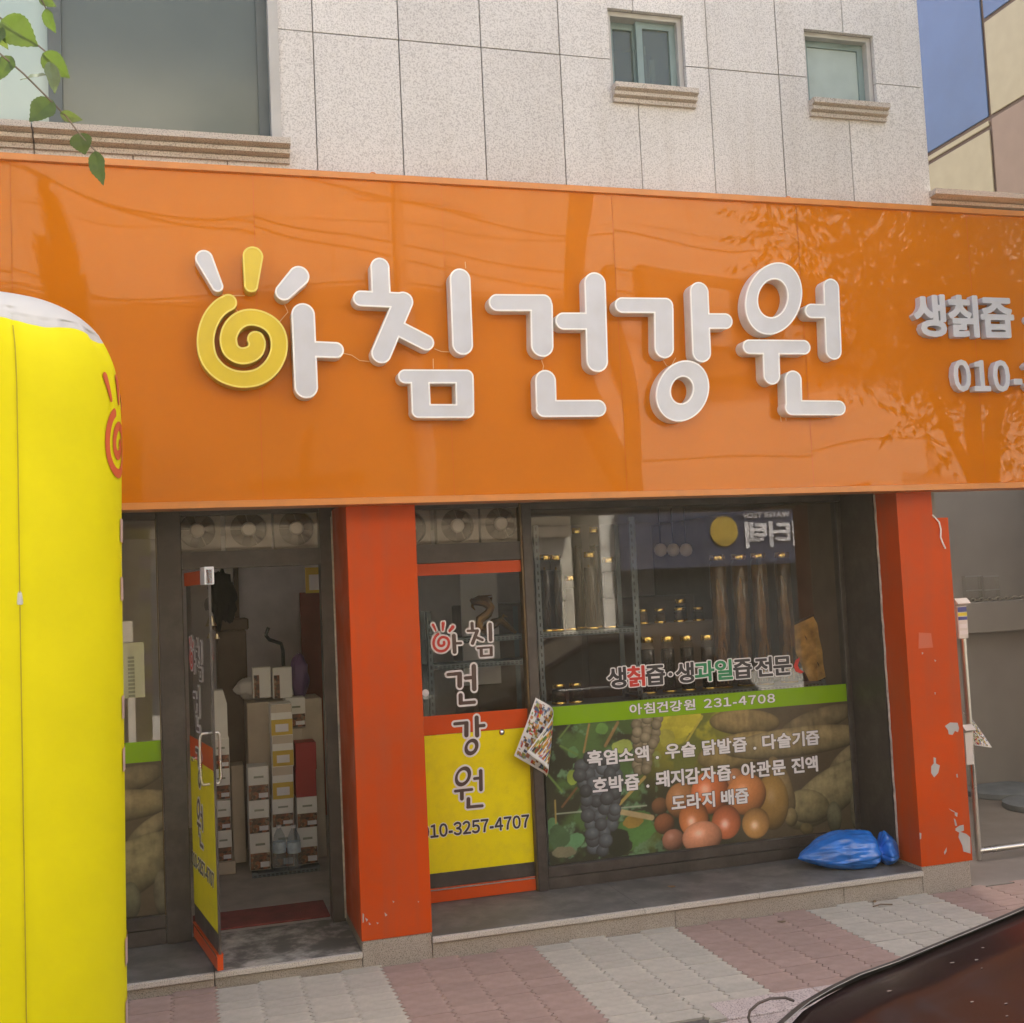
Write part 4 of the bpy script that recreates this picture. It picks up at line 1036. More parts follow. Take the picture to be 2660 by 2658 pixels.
# thin feed wires between the letters
for pts in ([(885, 640), (930, 650), (975, 680), (1030, 686)], [(1392, 615), (1430, 630), (1475, 632)], [(1385, 670), (1386, 725)], [(178, 300), (230, 318), (335, 318)], [(555, 365), (575, 410), (525, 468)], [(272, 388), (295, 405)], [(1563, 130), (1566, 165)]):
    w = MB(); w.tube([at(*zA(x, y), SIGN_Y - 0.02) for x, y in pts], 0.0025, 5); w.build('feed_wire', M['wire'], sgn)
for pts in ([(318, 560), (332, 600), (328, 622)], [(925, 560), (950, 600), (970, 605), (995, 560)], [(1412, 440), (1415, 475)], [(1520, 845), (1525, 880)], [(1545, 845), (1550, 875)]):
    w = MB(); w.tube([at(*zB(x, y), SIGN_Y - 0.02) for x, y in pts], 0.0025, 5); w.build('feed_wire', M['wire'], sgn)

# ------------------------------------------------------------------ inside the shop
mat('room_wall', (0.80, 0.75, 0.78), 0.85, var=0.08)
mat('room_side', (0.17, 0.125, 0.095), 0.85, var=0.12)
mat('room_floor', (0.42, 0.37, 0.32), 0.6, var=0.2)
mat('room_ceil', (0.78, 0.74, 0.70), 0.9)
mat('door_wood', (0.28, 0.05, 0.028), 0.5, var=0.15)
mat('shelf_steel', (0.13, 0.15, 0.16), 0.45, metal=0.3, var=0.1)
mat('slot_dark', (0.02, 0.02, 0.02), 0.8)
mat('gold', (0.83, 0.58, 0.16), 0.22, metal=1.0)
mat('carton', (0.80, 0.77, 0.72), 0.6, var=0.05)
mat('carton_dark', (0.55, 0.46, 0.36), 0.6, var=0.1)
mat('carton_red', (0.34, 0.02, 0.02), 0.5)
mat('paper_yellow', (0.62, 0.42, 0.06), 0.6)
mat('paper_cream', (0.62, 0.62, 0.42), 0.7, var=0.04)
mat('print_grey', (0.30, 0.31, 0.24), 0.7)
mat('mat_red', (0.20, 0.035, 0.03), 0.95, var=0.25, vscale=12, bump=0.4, bscale=120)
mat('black_plastic', (0.02, 0.02, 0.02), 0.4); mat('black_cloth', (0.03, 0.025, 0.02), 0.95); mat('fan_hub', (0.62, 0.54, 0.46), 0.5); mat('fan_blade', (0.20, 0.15, 0.12), 0.5)
mat('fan_plastic', (0.34, 0.28, 0.23), 0.5, var=0.08)
mat('purple_bag', (0.14, 0.07, 0.18), 0.4)
mat('ginseng', (0.42, 0.28, 0.13), 0.6, var=0.25, vscale=20)
glass('amber', (0.76, 0.54, 0.26), 1.33, 0.5, haze=0.30, hazecol=(0.26, 0.15, 0.045))
glass('olive', (0.55, 0.45, 0.10), 1.33, 0.5)
glass('ruby', (0.45, 0.10, 0.05), 1.33, 0.5)
glass('tea', (0.35, 0.22, 0.10), 1.33, 0.5, haze=0.4, hazecol=(0.05, 0.034, 0.022))
def photo_band(name, cols, scale):
    m = bpy.data.materials.new(name); m.use_nodes = True; N = m.node_tree.nodes; L = m.node_tree.links; p = N['Principled BSDF']; p.inputs['Roughness'].default_value = 0.4
    tc = N.new('ShaderNodeTexCoord'); vo = N.new('ShaderNodeTexVoronoi'); vo.inputs['Scale'].default_value = scale; L.new(tc.outputs['Object'], vo.inputs['Vector'])
    cr = N.new('ShaderNodeValToRGB'); cr.color_ramp.interpolation = 'LINEAR'
    cr.color_ramp.elements[0].color = (*cols[0], 1); cr.color_ramp.elements[1].color = (*cols[-1], 1)
    for i, c in enumerate(cols[1:-1]): e = cr.color_ramp.elements.new((i + 1) / (len(cols) - 1)); e.color = (*c, 1)
    sp_ = N.new('ShaderNodeSeparateColor'); L.new(vo.outputs['Color'], sp_.inputs[0]); L.new(sp_.outputs[0], cr.inputs[0]); L.new(cr.outputs[0], p.inputs['Base Color']); M[name] = m
photo_band('root_print', [lin(c) for c in ((60, 45, 35), (120, 90, 65), (160, 95, 60), (90, 60, 45), (175, 150, 120))], 55)

room = MB()
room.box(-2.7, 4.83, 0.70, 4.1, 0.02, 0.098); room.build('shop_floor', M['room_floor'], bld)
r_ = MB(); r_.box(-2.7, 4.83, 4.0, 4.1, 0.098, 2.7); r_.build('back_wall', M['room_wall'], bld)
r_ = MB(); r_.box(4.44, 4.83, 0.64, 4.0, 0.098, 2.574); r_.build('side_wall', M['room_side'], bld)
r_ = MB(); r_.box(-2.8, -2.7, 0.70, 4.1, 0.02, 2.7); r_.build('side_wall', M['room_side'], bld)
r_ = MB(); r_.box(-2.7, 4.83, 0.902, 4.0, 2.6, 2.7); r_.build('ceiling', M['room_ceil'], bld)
# back door of the room and details of the back wall
a, b = at(778, 1540, 3.97), at(845, 2200, 3.97)
r_ = MB(); r_.bbox(a.x, a.x + 0.85, 3.94, 3.998, 0.10, a.z, 0.004); bd = r_.build('inner_door', M['door_wood'], bld)
a = at(588, 1480, 3.97); r_ = MB(); r_.box(a.x, a.x + 0.05, 3.93, 3.998, 0.10, 2.6); r_.build('wall_post', M['room_ceil'], bld)
r_ = MB(); r_.box(a.x + 0.06, a.x + 0.10, 3.95, 3.998, 0.10, 2.6); r_.build('wall_post', M['room_side'], bld)
a, b = at(792, 1475, 1.6), at(826, 1540, 1.6)
ns = empty('notice_board', (a.x, 1.6, b.z), 0, 'small yellow notice with a white sheet hanging inside the doorway', 'notice')
n_ = MB(); n_.box(0, b.x - a.x + 0.06, 0, 0.008, 0, a.z - b.z); n_.build('board', M['paper_yellow'], ns)
n_ = MB(); n_.box(0.025, b.x - a.x + 0.04, -0.003, -0.0005, 0.02, a.z - b.z - 0.05); n_.build('sheet', M['film_white'], ns)
# door mat
m_ = MB(); c = [atz(560, 2423, 0.104), atz(862, 2386, 0.104), atz(815, 2343, 0.104), atz(560, 2368, 0.104)]
mx0, mx1, my0, my1 = 0.0, 0.80, 0.75, 1.12
m_.bbox(mx0, mx1, my0, my1, 0.0985, 0.110, 0.004); tag(m_.build('door_mat', M['mat_red']), 'dark red doormat lying inside the open shop doorway', 'mat')

def perforated_rack(label, x0, x1, y0, y1, zs, ztop, zbot=0.1, cat='shelf'):
    rk = empty('steel_rack', (x0, y0, zbot), 0, label, cat)
    w, d = x1 - x0, y1 - y0
    for x in (0, w - 0.035):
        for y in (0, d - 0.035):
            p = MB(); p.box(x, x + 0.035, y, y + 0.003, 0, ztop - zbot); p.box(x if x == 0 else x + 0.032, (x + 0.003) if x == 0 else x + 0.035, y + 0.003, y + 0.035, 0, ztop - zbot); up = p.build('upright', M['shelf_steel'], rk)
            if y == 0:
                s = MB(); n = int((ztop - zbot) / 0.05)
                for i in range(n): s.box(x + 0.013, x + 0.022, -0.0012, -0.0004, i * 0.05 + 0.012, i * 0.05 + 0.036)
                tag(s.build('slots', M['slot_dark'], up), kind='stuff')
    for z in zs:
        p = MB(); p.box(0.0, w, 0.004, d, z - zbot - 0.004, z - zbot); p.box(0.0, w, -0.001, 0.003, z - zbot - 0.035, z - zbot); b = p.build('shelf_board', M['shelf_steel'], rk)
        s = MB(); n = int(w / 0.03)
        for i in range(n):
            for k in (0.010, 0.022): s.box(0.012 + i * 0.03, 0.030 + i * 0.03, -0.0022, -0.0014, z - zbot - k - 0.006, z - zbot - k)
        tag(s.build('slots', M['slot_dark'], b), kind='stuff')
    return rk

_bt = {}
def bottle(px, ytop, Y, zbase, r, liquid, label, group, root=True, name='glass_bottle', seed=0, fillh=0.86):
    p = at(px, ytop, Y); h = p.z - zbase
    key = (round(h, 2), r, liquid, root, seed % 3)
    if key in _bt:
        o = copy_tree(_bt[key]); o.location = (p.x, Y, zbase); o.rotation_euler = (0, 0, seed * 1.7); return tag(o, label, 'bottle', group)
    e = empty(name, (p.x, Y, zbase), seed * 1.7, label, 'bottle', group)
    ch = min(0.038, h * 0.2); b = MB(); nr = r * 0.78
    b.lathe([(r * 0.9, 0.0), (r, 0.008), (r, h - ch - 0.035), (nr, h - ch - 0.005), (nr, h - ch)], 20, caps=True); b.build('glass_body', M['clear_glass'], e, True)
    l = MB(); l.lathe([(r * 0.86, 0.012), (r * 0.93, 0.018), (r * 0.93, (h - ch) * fillh)], 20); l.build('liquid', M[liquid], e, True)
    c = MB(); c.lathe([(nr * 1.10, h - ch), (nr * 1.14, h - ch + 0.003), (nr * 1.14, h - 0.004), (nr * 1.08, h), (0.001, h)], 20); c.build('cap', M['gold'], e, True)
    d = MB(); d.lathe([(r * 1.02, 0.001), (r * 1.04, 0.010), (r * 1.0, 0.014)], 20, caps=False); d.build('base_ring', M['gold'], e, True)
    if root:
        rr = random.Random(seed + 5); g = MB(); hh = (h - ch) * 0.8
        pts = [(rr.uniform(-.2, .2) * r, rr.uniform(-.2, .2) * r, 0.05 + hh * t) for t in np.linspace(0, 1, 9)]
        g.tube(pts, [r * v for v in (0.1, 0.16, 0.2, 0.3, 0.42, 0.5, 0.45, 0.3, 0.1)], 8)
        for k in range(5):
            a = rr.uniform(0, 6.3); z0 = hh * rr.uniform(0.35, 0.6)
            g.tube([(0.2 * r * math.cos(a), 0.2 * r * math.sin(a), z0), (0.6 * r * math.cos(a), 0.6 * r * math.sin(a), z0 * 0.7), (0.5 * r * math.cos(a + 0.6), 0.5 * r * math.sin(a + 0.6), z0 * 0.3), (0.6 * r * math.cos(a + 0.3), 0.6 * r * math.sin(a + 0.3), 0.03)], [r * 0.16, r * 0.11, r * 0.07, r * 0.03], 6)
        tag(g.build('ginseng_root', M['ginseng'], e, True))
    _bt[key] = e; return e

# rack at the left of the show window
zl = at(1520, 1637, 1.0).z
ra = at(1398, 1640, 1.0).x; rb = at(1660, 1640, 1.0).x
zl2 = at(1470, 1832, 1.0).z
perforated_rack('grey perforated steel rack behind the flyer side of the show window', ra, rb, 1.0, 1.32, [zl, zl2], 2.45)
GA = 'liquor bottles on the left window rack'
for i, (px, yt, r, lq) in enumerate(((1414, 1441, 0.042, 'tea'), (1442, 1441, 0.042, 'tea'), (1479, 1495, 0.040, 'tea'), (1530, 1434, 0.044, 'tea'), (1578, 1448, 0.046, 'olive'))):
    bottle(px, yt, 1.08 + 0.02 * (i % 2), zl + 0.001, r, lq, ('tall slim bottle of dark liquor with gold cap on the perforated rack' if lq == 'tea' else 'tall bottle of olive yellow liquor with gold cap on the perforated rack'), GA if lq == 'tea' else None, root=(lq == 'tea' and i != 2), seed=i)
for i, (px, yt) in enumerate(((1496, 1372), (1541, 1370))):
    bottle(px, yt, 1.24, zl + 0.001, 0.035, 'tea', 'narrow clear bottle standing behind the dark liquor bottles on the rack', 'bottles at the back of the left rack', seed=i + 3)
for i, (px, yt) in enumerate(((1450, 1777), (1494, 1774), (1330, 1800))):
    if px > 1400: bottle(px, yt, 1.10, zl2 + 0.001, 0.05, 'tea', 'squat dark jar with gold cap on the lower board of the left rack', 'squat jars on the left rack', root=False, seed=i)
# long low shelf on the right with the tall ginseng bottles
zs = at(1850, 1790, 0.98).z
sa_, sb_ = at(1668, 1790, 0.86).x, 4.36
perforated_rack('long grey perforated shelf along the right part of the show window', sa_, sb_, 0.86, 1.22, [zs, zs - 0.55], zs + 0.02)
up = MB(); a = at(1645, 1500, 1.24); up.box(a.x, a.x + 0.035, 1.24, 1.275, 0.1, 2.5); a2 = at(1972, 1500, 1.24); 
up.build('rack_upright', M['shelf_steel'], bld)
up = MB(); up.box(a2.x, a2.x + 0.03, 1.24, 1.27, 0.1, 2.2); up.build('rack_upright', M['shelf_steel'], bld)
GB = 'tall ginseng bottles in the show window'
for i, (px, yt) in enumerate(((1862, 1442), (1918, 1440), (1968, 1437), (2030, 1435))):
    bottle(px, yt, 0.98 + 0.02 * (i % 2), zs + 0.001, 0.060, 'amber', 'very tall glass bottle of ginseng liquor with gold cap in the show window', GB, seed=i, fillh=0.95)
for i, px in enumerate((1680, 1732, 1782, 1835)):
    bottle(px, 1655 - i * 2, 1.0, zs + 0.001, 0.048, 'tea', 'medium bottle of dark liquor low on the long window shelf', 'medium bottles on the long window shelf', seed=i, root=False)
zc = at(1750, 1617, 1.42).z
tb = MB(); a, b = at(1655, 1617, 1.36), at(1880, 1617, 1.36); tb.bbox(a.x, b.x, 1.36, 1.66, 0.1, zc, 0.004)
tag(tb.build('cabinet', M['room_side']), 'plain dark cabinet behind the show window with small amber jars on top', 'cabinet')
for i, (px, yt, lq) in enumerate(((1668, 1583, 'amber'), (1713, 1581, 'amber'), (1764, 1579, 'ruby'), (1813, 1577, 'ruby'))):
    bottle(px, yt, 1.42, zc + 0.001, 0.042, lq, 'small gold-capped jar of %s liquor on the dark cabinet' % ('amber' if lq == 'amber' else 'red'), 'small %s jars on the cabinet' % lq, root=False, seed=i, name='small_jar')
bottle(1767, 1556, 1.58, zc + 0.001, 0.045, 'tea', 'small jar with a dark lid at the back of the cabinet', None, root=False, name='small_jar', seed=2)
# open gift box with golden lining, leaning
bx0 = at(2140, 1765, 1.0)
gb = empty('gift_box', (bx0.x, 1.0, zs + 0.002), 0, 'open black gift box with golden silk lining leaning at the end of the shelf', 'gift box'); gb.rotation_euler = (math.radians(-10), math.radians(-19), 0); gb.scale = (1.3, 1.0, 1.08)
mat('gold_silk', (0.52, 0.30, 0.08), 0.30, var=0.6, vscale=14, bump=1.0, bscale=16)
g = MB(); g.bbox(-0.10, 0.12, 0.0, 0.07, 0, 0.42, 0.004); g.build('box_shell', M['black_plastic'], gb)
g = MB(); nx, nz = 16, 26; vs = []
for i in range(nx + 1):
    for k in range(nz + 1):
        u, v = i / nx, k / nz; vs.append((-0.088 + 0.196 * u, -0.004 - 0.010 * abs(math.sin(u * math.pi * 2)) - 0.005 * math.sin(v * 13 + 3 * u), 0.012 + 0.396 * v))
g.add(vs, [(i * (nz + 1) + k, (i + 1) * (nz + 1) + k, (i + 1) * (nz + 1) + k + 1, i * (nz + 1) + k + 1) for i in range(nx) for k in range(nz)]); g.build('silk_lining', M['gold_silk'], gb, True)
# plywood screen and pendant lamps
a, b = at(2130, 1395, 1.3), at(2200, 1600, 1.3)
g = MB(); g.bbox(a.x, b.x + 0.05, 1.30, 1.33, zs - 0.4, a.z, 0.003); mat('plywood', (0.42, 0.32, 0.20), 0.7, var=0.1); tag(g.build('wood_screen', M['plywood']), 'pale upright wooden board standing behind the gift box in the window', 'board')
mat('globe', (0.78, 0.66, 0.5), 0.35)
for i, px in enumerate((1716, 1749, 1782)):
    p = at(px, 1428, 1.9); e = empty('pendant_lamp', p, 0, 'round cream pendant lamp hanging above the show window bottles', 'lamp', 'cream pendant lamps in a row')
    g = MB(); g.lathe([(0.002, 0.05), (0.03, 0.042), (0.047, 0.015), (0.05, -0.01), (0.042, -0.035), (0.02, -0.052), (0.001, -0.056)], 18); g.build('globe', M['globe'], e, True)
    g = MB(); g.tube([(0, 0, 0.045), (0, 0, 2.6 - p.z)], 0.005, 6); g.build('flex', M['black_plastic'], e)
# dark furniture deeper in the room
g = MB(); g.bbox(2.2, 4.2, 2.6, 3.2, 0.1, 1.9, 0.01); g.bbox(2.25, 3.15, 2.58, 2.60, 0.2, 1.85, 0.004); g.bbox(3.2, 4.15, 2.58, 2.6, 0.2, 1.85, 0.004)
tag(g.build('storage_cupboard', M['room_side']), 'large brown storage cupboard standing deep inside the shop', 'cupboard')
g = MB(); a, b = at(1195, 1500, 2.2), at(1290, 1500, 2.2); g.box(a.x, b.x, 2.2, 2.22, 1.3, at(1200, 1490, 2.2).z); tag(g.build('wall_chart', M['film_white']), 'pale sheet hanging inside behind the narrow lettered glass panel', 'sheet')
# carved dragon on a small shelf behind the fixed leaf
a, b = at(1285, 1652, 1.3), at(1365, 1647, 1.3)
perforated_rack('low steel rack behind the narrow glass panel with the vertical shop name', at(1110, 1655, 1.25).x, b.x, 1.25, 1.5, [at(1250, 1655, 1.25).z, at(1250, 1720, 1.25).z], 1.9)
zr = at(1250, 1655, 1.25).z
dg = MB(); c0 = at(1275, 1652, 1.36)
def drg(pts, rad): dg.tube([at(1060 + x * 0.31072, 1280 + y * 0.31072, 1.36) for x, y in pts], rad, 8)
drg([(900, 1160), (830, 1100), (780, 1060), (720, 1080), (640, 1140), (590, 1120), (600, 1050), (670, 1000), (690, 950), (650, 900), (590, 890), (540, 900), (520, 880)], [0.012, 0.02, 0.03, 0.035, 0.035, 0.032, 0.032, 0.032, 0.034, 0.04, 0.036, 0.024, 0.01])
for a_ in ([(690, 890), (700, 870), (650, 868)], [(640, 870), (600, 860), (700, 845)], [(545, 900), (535, 940), (560, 970)], [(780, 1060), (800, 1010), (830, 1030)], [(640, 1140), (650, 1165), (690, 1170)], [(590, 890), (600, 930), (560, 920)]):
    drg(a_, [0.012, 0.01, 0.003])
mat('bronze', (0.30, 0.17, 0.07), 0.3, metal=0.8, var=0.2)
o = dg.build('dragon_figurine', M['bronze'], None, True); tag(o, 'small bronze dragon figurine on the rack behind the lettered glass panel', 'figurine')
zmin = min(v.co.z for v in o.data.vertices); o.location.z = zr - zmin + 0.001

# exhaust fans behind the transom panes
def fan(px, py, Y=0.78):
    p = at(px, py, Y); e = empty('exhaust_fan', (p.x, Y, p.z), 0, 'square brown exhaust fan behind the glass above the %s' % ('open doorway' if px < 900 else 'narrow lettered panel'), 'fan', 'exhaust fans above the %s' % ('door' if px < 900 else 'fixed panel'))
    s = 0.137; f = MB(); n = 28; R = 0.108
    sq = []
    for k in range(n):
        a = 2 * math.pi * k / n + math.pi / 4; c_, s_ = math.cos(a), math.sin(a); m_ = max(abs(c_), abs(s_)); sq.append((s * c_ / m_, s * s_ / m_))
    vs = [(x, -0.02, z) for x, z in sq] + [(R * math.cos(2 * math.pi * k / n + math.pi / 4), -0.02, R * math.sin(2 * math.pi * k / n + math.pi / 4)) for k in range(n)] + [(R * math.cos(2 * math.pi * k / n + math.pi / 4), 0.05, R * math.sin(2 * math.pi * k / n + math.pi / 4)) for k in range(n)] + [(x, 0.05, z) for x, z in sq]
    f.add(vs, [(k, (k + 1) % n, n + (k + 1) % n, n + k) for k in range(n)] + [(n + k, n + (k + 1) % n, 2 * n + (k + 1) % n, 2 * n + k) for k in range(n)] + [(3 * n + k, 3 * n + (k + 1) % n, (k + 1) % n, k) for k in range(n)])
    f.build('housing', M['fan_plastic'], e)
    h = MB(); h.lathe([(0.044, 0), (0.044, 0.02), (0.036, 0.032), (0.001, 0.034)], 20); o = h.build('hub', M['fan_hub'], e, True); o.rotation_euler = (math.pi / 2, 0, 0)
    for k in range(5):
        a = 2 * math.pi * k / 5 + px * 0.01; b = MB(); vs = []
        for i in range(5):
            rr = 0.042 + 0.062 * i / 4; w = 0.30 + 0.25 * i / 4
            for sgn, yy in ((-1, 0.018), (1, -0.006)): vs.append((rr * math.cos(a + sgn * w * 0.7), 0.012 + yy, rr * math.sin(a + sgn * w * 0.7)))
        b.add(vs, [(2 * i, 2 * i + 1, 2 * i + 3, 2 * i + 2) for i in range(4)]); b.build('blade', M['fan_blade'], e, True, False)
    g = MB(); g.tube([(-R, -0.012, 0.0), (-0.03, -0.02, 0)], 0.003, 5); g.tube([(0.0, -0.02, 0.03), (-0.02, -0.012, R)], 0.003, 5); g.tube([(0.02, -0.02, -0.03), (0.05, -0.012, -R + 0.012)], 0.003, 5); g.build('guard', M['fan_plastic'], e)
    bk = MB(); bk.box(-s, s, 0.052, 0.06, -s, s); bk.build('shutter', M['room_side'], e)
for px, py in ((512, 1378), (645, 1375), (770, 1372), (1062, 1372), (1187, 1366), (1300, 1361)): fan(px, py)

# ---- cartons and racks seen through the doorway
RY = 2.0
fl = 0.10
zb = at(700, 2262, RY).z
perforated_rack('low perforated steel stand carrying cartons inside the doorway', at(655, 2260, RY - 0.06).x, at(832, 2240, RY - 0.06).x, RY - 0.06, RY + 0.3, [zb], zb + 0.01)
def carton(px0, px1, py0, py1, kind, label, group=None, Y=RY, d=0.2):
    a, b = at(px0, py0, Y), at(px1, py1, Y); w, h = b.x - a.x, a.z - b.z
    e = empty('carton', (a.x, Y, b.z + 0.001), 0, label, 'carton', group)
    c = MB(); c.bbox(0, w, 0, d, 0, h - 0.002, 0.003); c.build('box_body', M[{'w': 'carton', 'r': 'carton_red', 'k': 'carton_dark', 'y': 'carton'}[kind]], e)
    if kind == 'w':
        f = MB(); f.box(0.003, w - 0.003, -0.002, -0.0005, 0.004, h * 0.46); f.build('printed_band', M['root_print'], e)
        f = MB(); f.box(w * 0.5, w - 0.008, -0.004, -0.0022, 0.02, h * 0.22); f.build('label', M['film_white'], e)
        f = MB(); f.box(w * 0.28, w * 0.75, -0.002, -0.0005, h * 0.66, h * 0.72); f.build('print_line', M['print_grey'], e)
    if kind == 'y':
        f = MB(); f.box(0.002, w - 0.002, -0.002, -0.0005, 0.004, h * 0.5); f.build('printed_band', M['paper_yellow'], e)
        f = MB(); f.box(w * 0.2, w * 0.8, -0.004, -0.0022, h * 0.12, h * 0.36); f.build('label', M['film_white'], e)
        f = MB(); f.box(0.004, w - 0.004, -0.002, -0.0005, h * 0.72, h * 0.97); f.build('lid_band', M['carton_dark'], e)
    return e
g1 = 'white printed cartons stacked inside the doorway'; lw1 = 'white carton with a printed band of roots stacked inside the doorway'
for r0, nth in (((548, 597, 1921, 1997), 'top'), ((549, 599, 2000, 2076), 'second'), ((552, 601, 2083, 2157), 'third'), ((556, 604, 2161, 2237), 'bottom')): carton(*r0, 'w', nth + ' white carton of the narrow stack right behind the open glass door', 'cartons stacked behind the door', 2.15)
st_ = MB(); a, b = at(546, 2237, 2.13), at(612, 2237, 2.13); st_.bbox(a.x, b.x, 2.13, 2.4, 0.1, b.z, 0.004); tag(st_.build('crate_base', M['carton_dark']), 'dark plinth under the narrow carton stack behind the open door', 'plinth')
for r0, lb in (((643, 700, 1994, 2078), 'top white printed carton of the all-white stack on the steel stand'), ((645, 701, 2081, 2163), 'middle white printed carton of the all-white stack on the steel stand'), ((648, 704, 2167, 2258), 'bottom white printed carton of the all-white stack on the steel stand'), ((706, 764, 2076, 2146), 'white printed carton directly under the yellow fronted cartons'), ((706, 765, 2149, 2250), 'white printed carton standing right behind the water bottles'), ((770, 826, 2071, 2148), 'white printed carton directly under the dark red cartons'), ((771, 827, 2151, 2242), 'bottom white printed carton of the stack with dark red cartons')): carton(*r0, 'w', lb, g1)
for r0, nth in (((702, 761, 1830, 1909), 'top'), ((706, 764, 1911, 1989), 'middle'), ((706, 764, 1992, 2074), 'lowest')): carton(*r0, 'y', nth + ' of the three yellow fronted cartons in the doorway stack', 'yellow fronted cartons in the doorway')
for r0, nth in (((767, 823, 1931, 1999), 'upper'), ((767, 823, 2001, 2069), 'lower')): carton(*r0, 'r', nth + ' of two plain dark red cartons inside the doorway', 'dark red cartons in the doorway')
carton(740, 795, 1815, 1889, 'w', 'white carton at the top of the back stack inside the doorway', None, 2.25); carton(742, 797, 1893, 2235, 'k', 'tall brown carton behind the yellow fronted ones', None, 2.26)
carton(600, 640, 1990, 2240, 'k', 'tall narrow dark carton between the two white stacks', None, 2.3)
# carton with a sloping top
a, b = at(546, 1796, 2.17), at(592, 1920, 2.17); w, h = b.x - a.x, a.z - b.z
g = MB(); g.extrude_y([(0, 0), (w, 0), (w, h * 0.72), (w * 0.78, h), (w * 0.3, h), (0, h * 0.72)], 0, 0.16); o = g.build('gable_carton', M['carton'], None); o.location = (a.x, 2.16, b.z + 0.002); tag(o, 'tall cream gable-top carton on the stack behind the open door', 'carton')
# paper bags on top
for i, (p0, p1) in enumerate(((655, 705), (707, 760))):
    a, b = at(p0, 1735, 2.36), at(p1, 1812, 2.36); w, h = b.x - a.x, a.z - b.z; e = empty('paper_bag', (a.x, 2.36, b.z), 0, ('upright cream paper bag standing beside the crumpled grey bag' if i == 0 else 'upright cream paper bag standing beside the purple bag'), 'paper bag', 'paper bags above the cartons')
    g = MB(); g.bbox(0, w, 0, 0.1, 0, h, 0.004); g.build('bag', M['carton'], e)
    g = MB(); g.box(0.01, w * 0.36, -0.002, -0.0006, 0.0, h * 0.75); g.build('printed_strip', M['root_print'], e)
a, b = at(640, 1813, 2.34), at(835, 1813, 2.34); g = MB(); g.bbox(a.x, b.x, 2.34, 2.75, 0.1, b.z, 0.004); tag(g.build('counter_block', M['carton_dark']), 'brown counter behind the carton stacks with paper bags on top', 'counter')
# water bottles
for i, (p0, p1) in enumerate(((706, 744), (743, 782))):
    a, b = at(p0, 2143, RY - 0.075), at(p1, 2256, RY - 0.075); r = (b.x - a.x) / 2; h = a.z - b.z
    e = empty('water_bottle', ((a.x + b.x) / 2, RY - 0.11, b.z), 0, ('large clear water bottle in front of the cartons, next to the all-white stack' if i == 0 else 'large clear water bottle in front of the cartons, under the red cartons side'), 'water bottle', 'water bottles in the doorway')
    g = MB(); g.lathe([(r * 0.85, 0), (r, 0.01), (r, h * 0.25), (r * 0.93, h * 0.28), (r, h * 0.31), (r, h * 0.66), (r * 0.8, h * 0.78), (r * 0.34, h * 0.92), (r * 0.34, h * 0.94)], 18); g.build('body', M['bottle_pet'], e, True)
    g = MB(); g.lathe([(r * 1.01, h * 0.40), (r * 1.01, h * 0.64)], 18, caps=False); g.build('label', M['label_blue'] if 'label_blue' in M else mat('label_blue', (0.55, 0.64, 0.72), 0.4, var=0.3, vscale=18), e, True)
    g = MB(); g.lathe([(r * 0.38, h * 0.94), (r * 0.38, h * 0.995), (0.001, h)], 14); g.build('cap', M['film_white'], e, True)
st_ = MB(); a, b = at(700, 2256, RY - 0.1), at(790, 2256, RY - 0.1); 
# dark bag, purple bag, exercise handle, hanging coat
def blob(name, c, rx, ry, rz, m, seed, amp=0.12, n=18, label=None, cat=None, parent=None, freq=2.2):
    bm = bmesh.new(); bmesh.ops.create_uvsphere(bm, u_segments=n * 2, v_segments=n, radius=1)
    for v in bm.verts:
        d = mnoise.noise(v.co * freq + Vector((seed, 0, 0))) + 0.5 * mnoise.noise(v.co * freq * 2.3 + Vector((0, seed, 0))); q = v.co * (1 + amp * d); v.co = (q.x * rx, q.y * ry, q.z * rz)
    me = bpy.data.meshes.new(name); bm.to_mesh(me); bm.free(); me.polygons.foreach_set('use_smooth', [True] * len(me.polygons))
    o = link(name, me, parent, [M[m]]); o.location = c
    if label: tag(o, label, cat)
    return o
p = at(574, 1556, 2.6); blob('hanging_coat', (p.x, 2.6, p.z), 0.10, 0.07, 0.19, 'black_cloth', 3, 0.5, label='dark bundle of clothes hanging in the back of the shop', cat='clothes')
g = MB(); g.tube([(p.x, 2.62, p.z + 0.2), (p.x, 2.62, 2.6)], 0.006, 6); tag(g.build('hanging_hook', M['steel']), 'thin hook that carries the dark clothes bundle', 'hook')
zct = at(835, 1813, 2.34).z
p = at(778, 1740, 2.42); blob('purple_bag', (p.x, 2.45, zct + 0.16), 0.07, 0.06, 0.165, 'purple_bag', 5, 0.22, label='crumpled purple plastic bag standing on the counter', cat='bag')
p = at(668, 1715, 2.5); blob('grey_bag', (p.x, 2.62, zct + 0.085), 0.16, 0.1, 0.09, 'room_ceil', 8, 0.25, label='crumpled grey plastic bag lying behind the paper bags', cat='bag')
g = MB(); g.tube([at(698, 1630, 2.5), at(690, 1650, 2.5), at(700, 1662, 2.5), at(730, 1672, 2.5), at(735, 1690, 2.5)] + [Vector((at(735, 1690, 2.5).x, 2.5, zct + 0.001))], 0.014, 8); tag(g.build('bent_handle', M['black_plastic'], None, True), 'bent black handlebar rising behind the paper bags', 'handlebar')
a, b = at(562, 1640, 2.9), at(640, 1660, 2.9); g = MB(); g.bbox(a.x, b.x, 2.9, 3.3, 0.1, a.z, 0.01); g.bbox(a.x - 0.02, b.x + 0.02, 2.88, 3.32, a.z + 0.001, a.z + 0.09, 0.01); tag(g.build('dark_machine', M['room_side']), 'dark square machine with a wide lid at the back of the shop', 'machine')
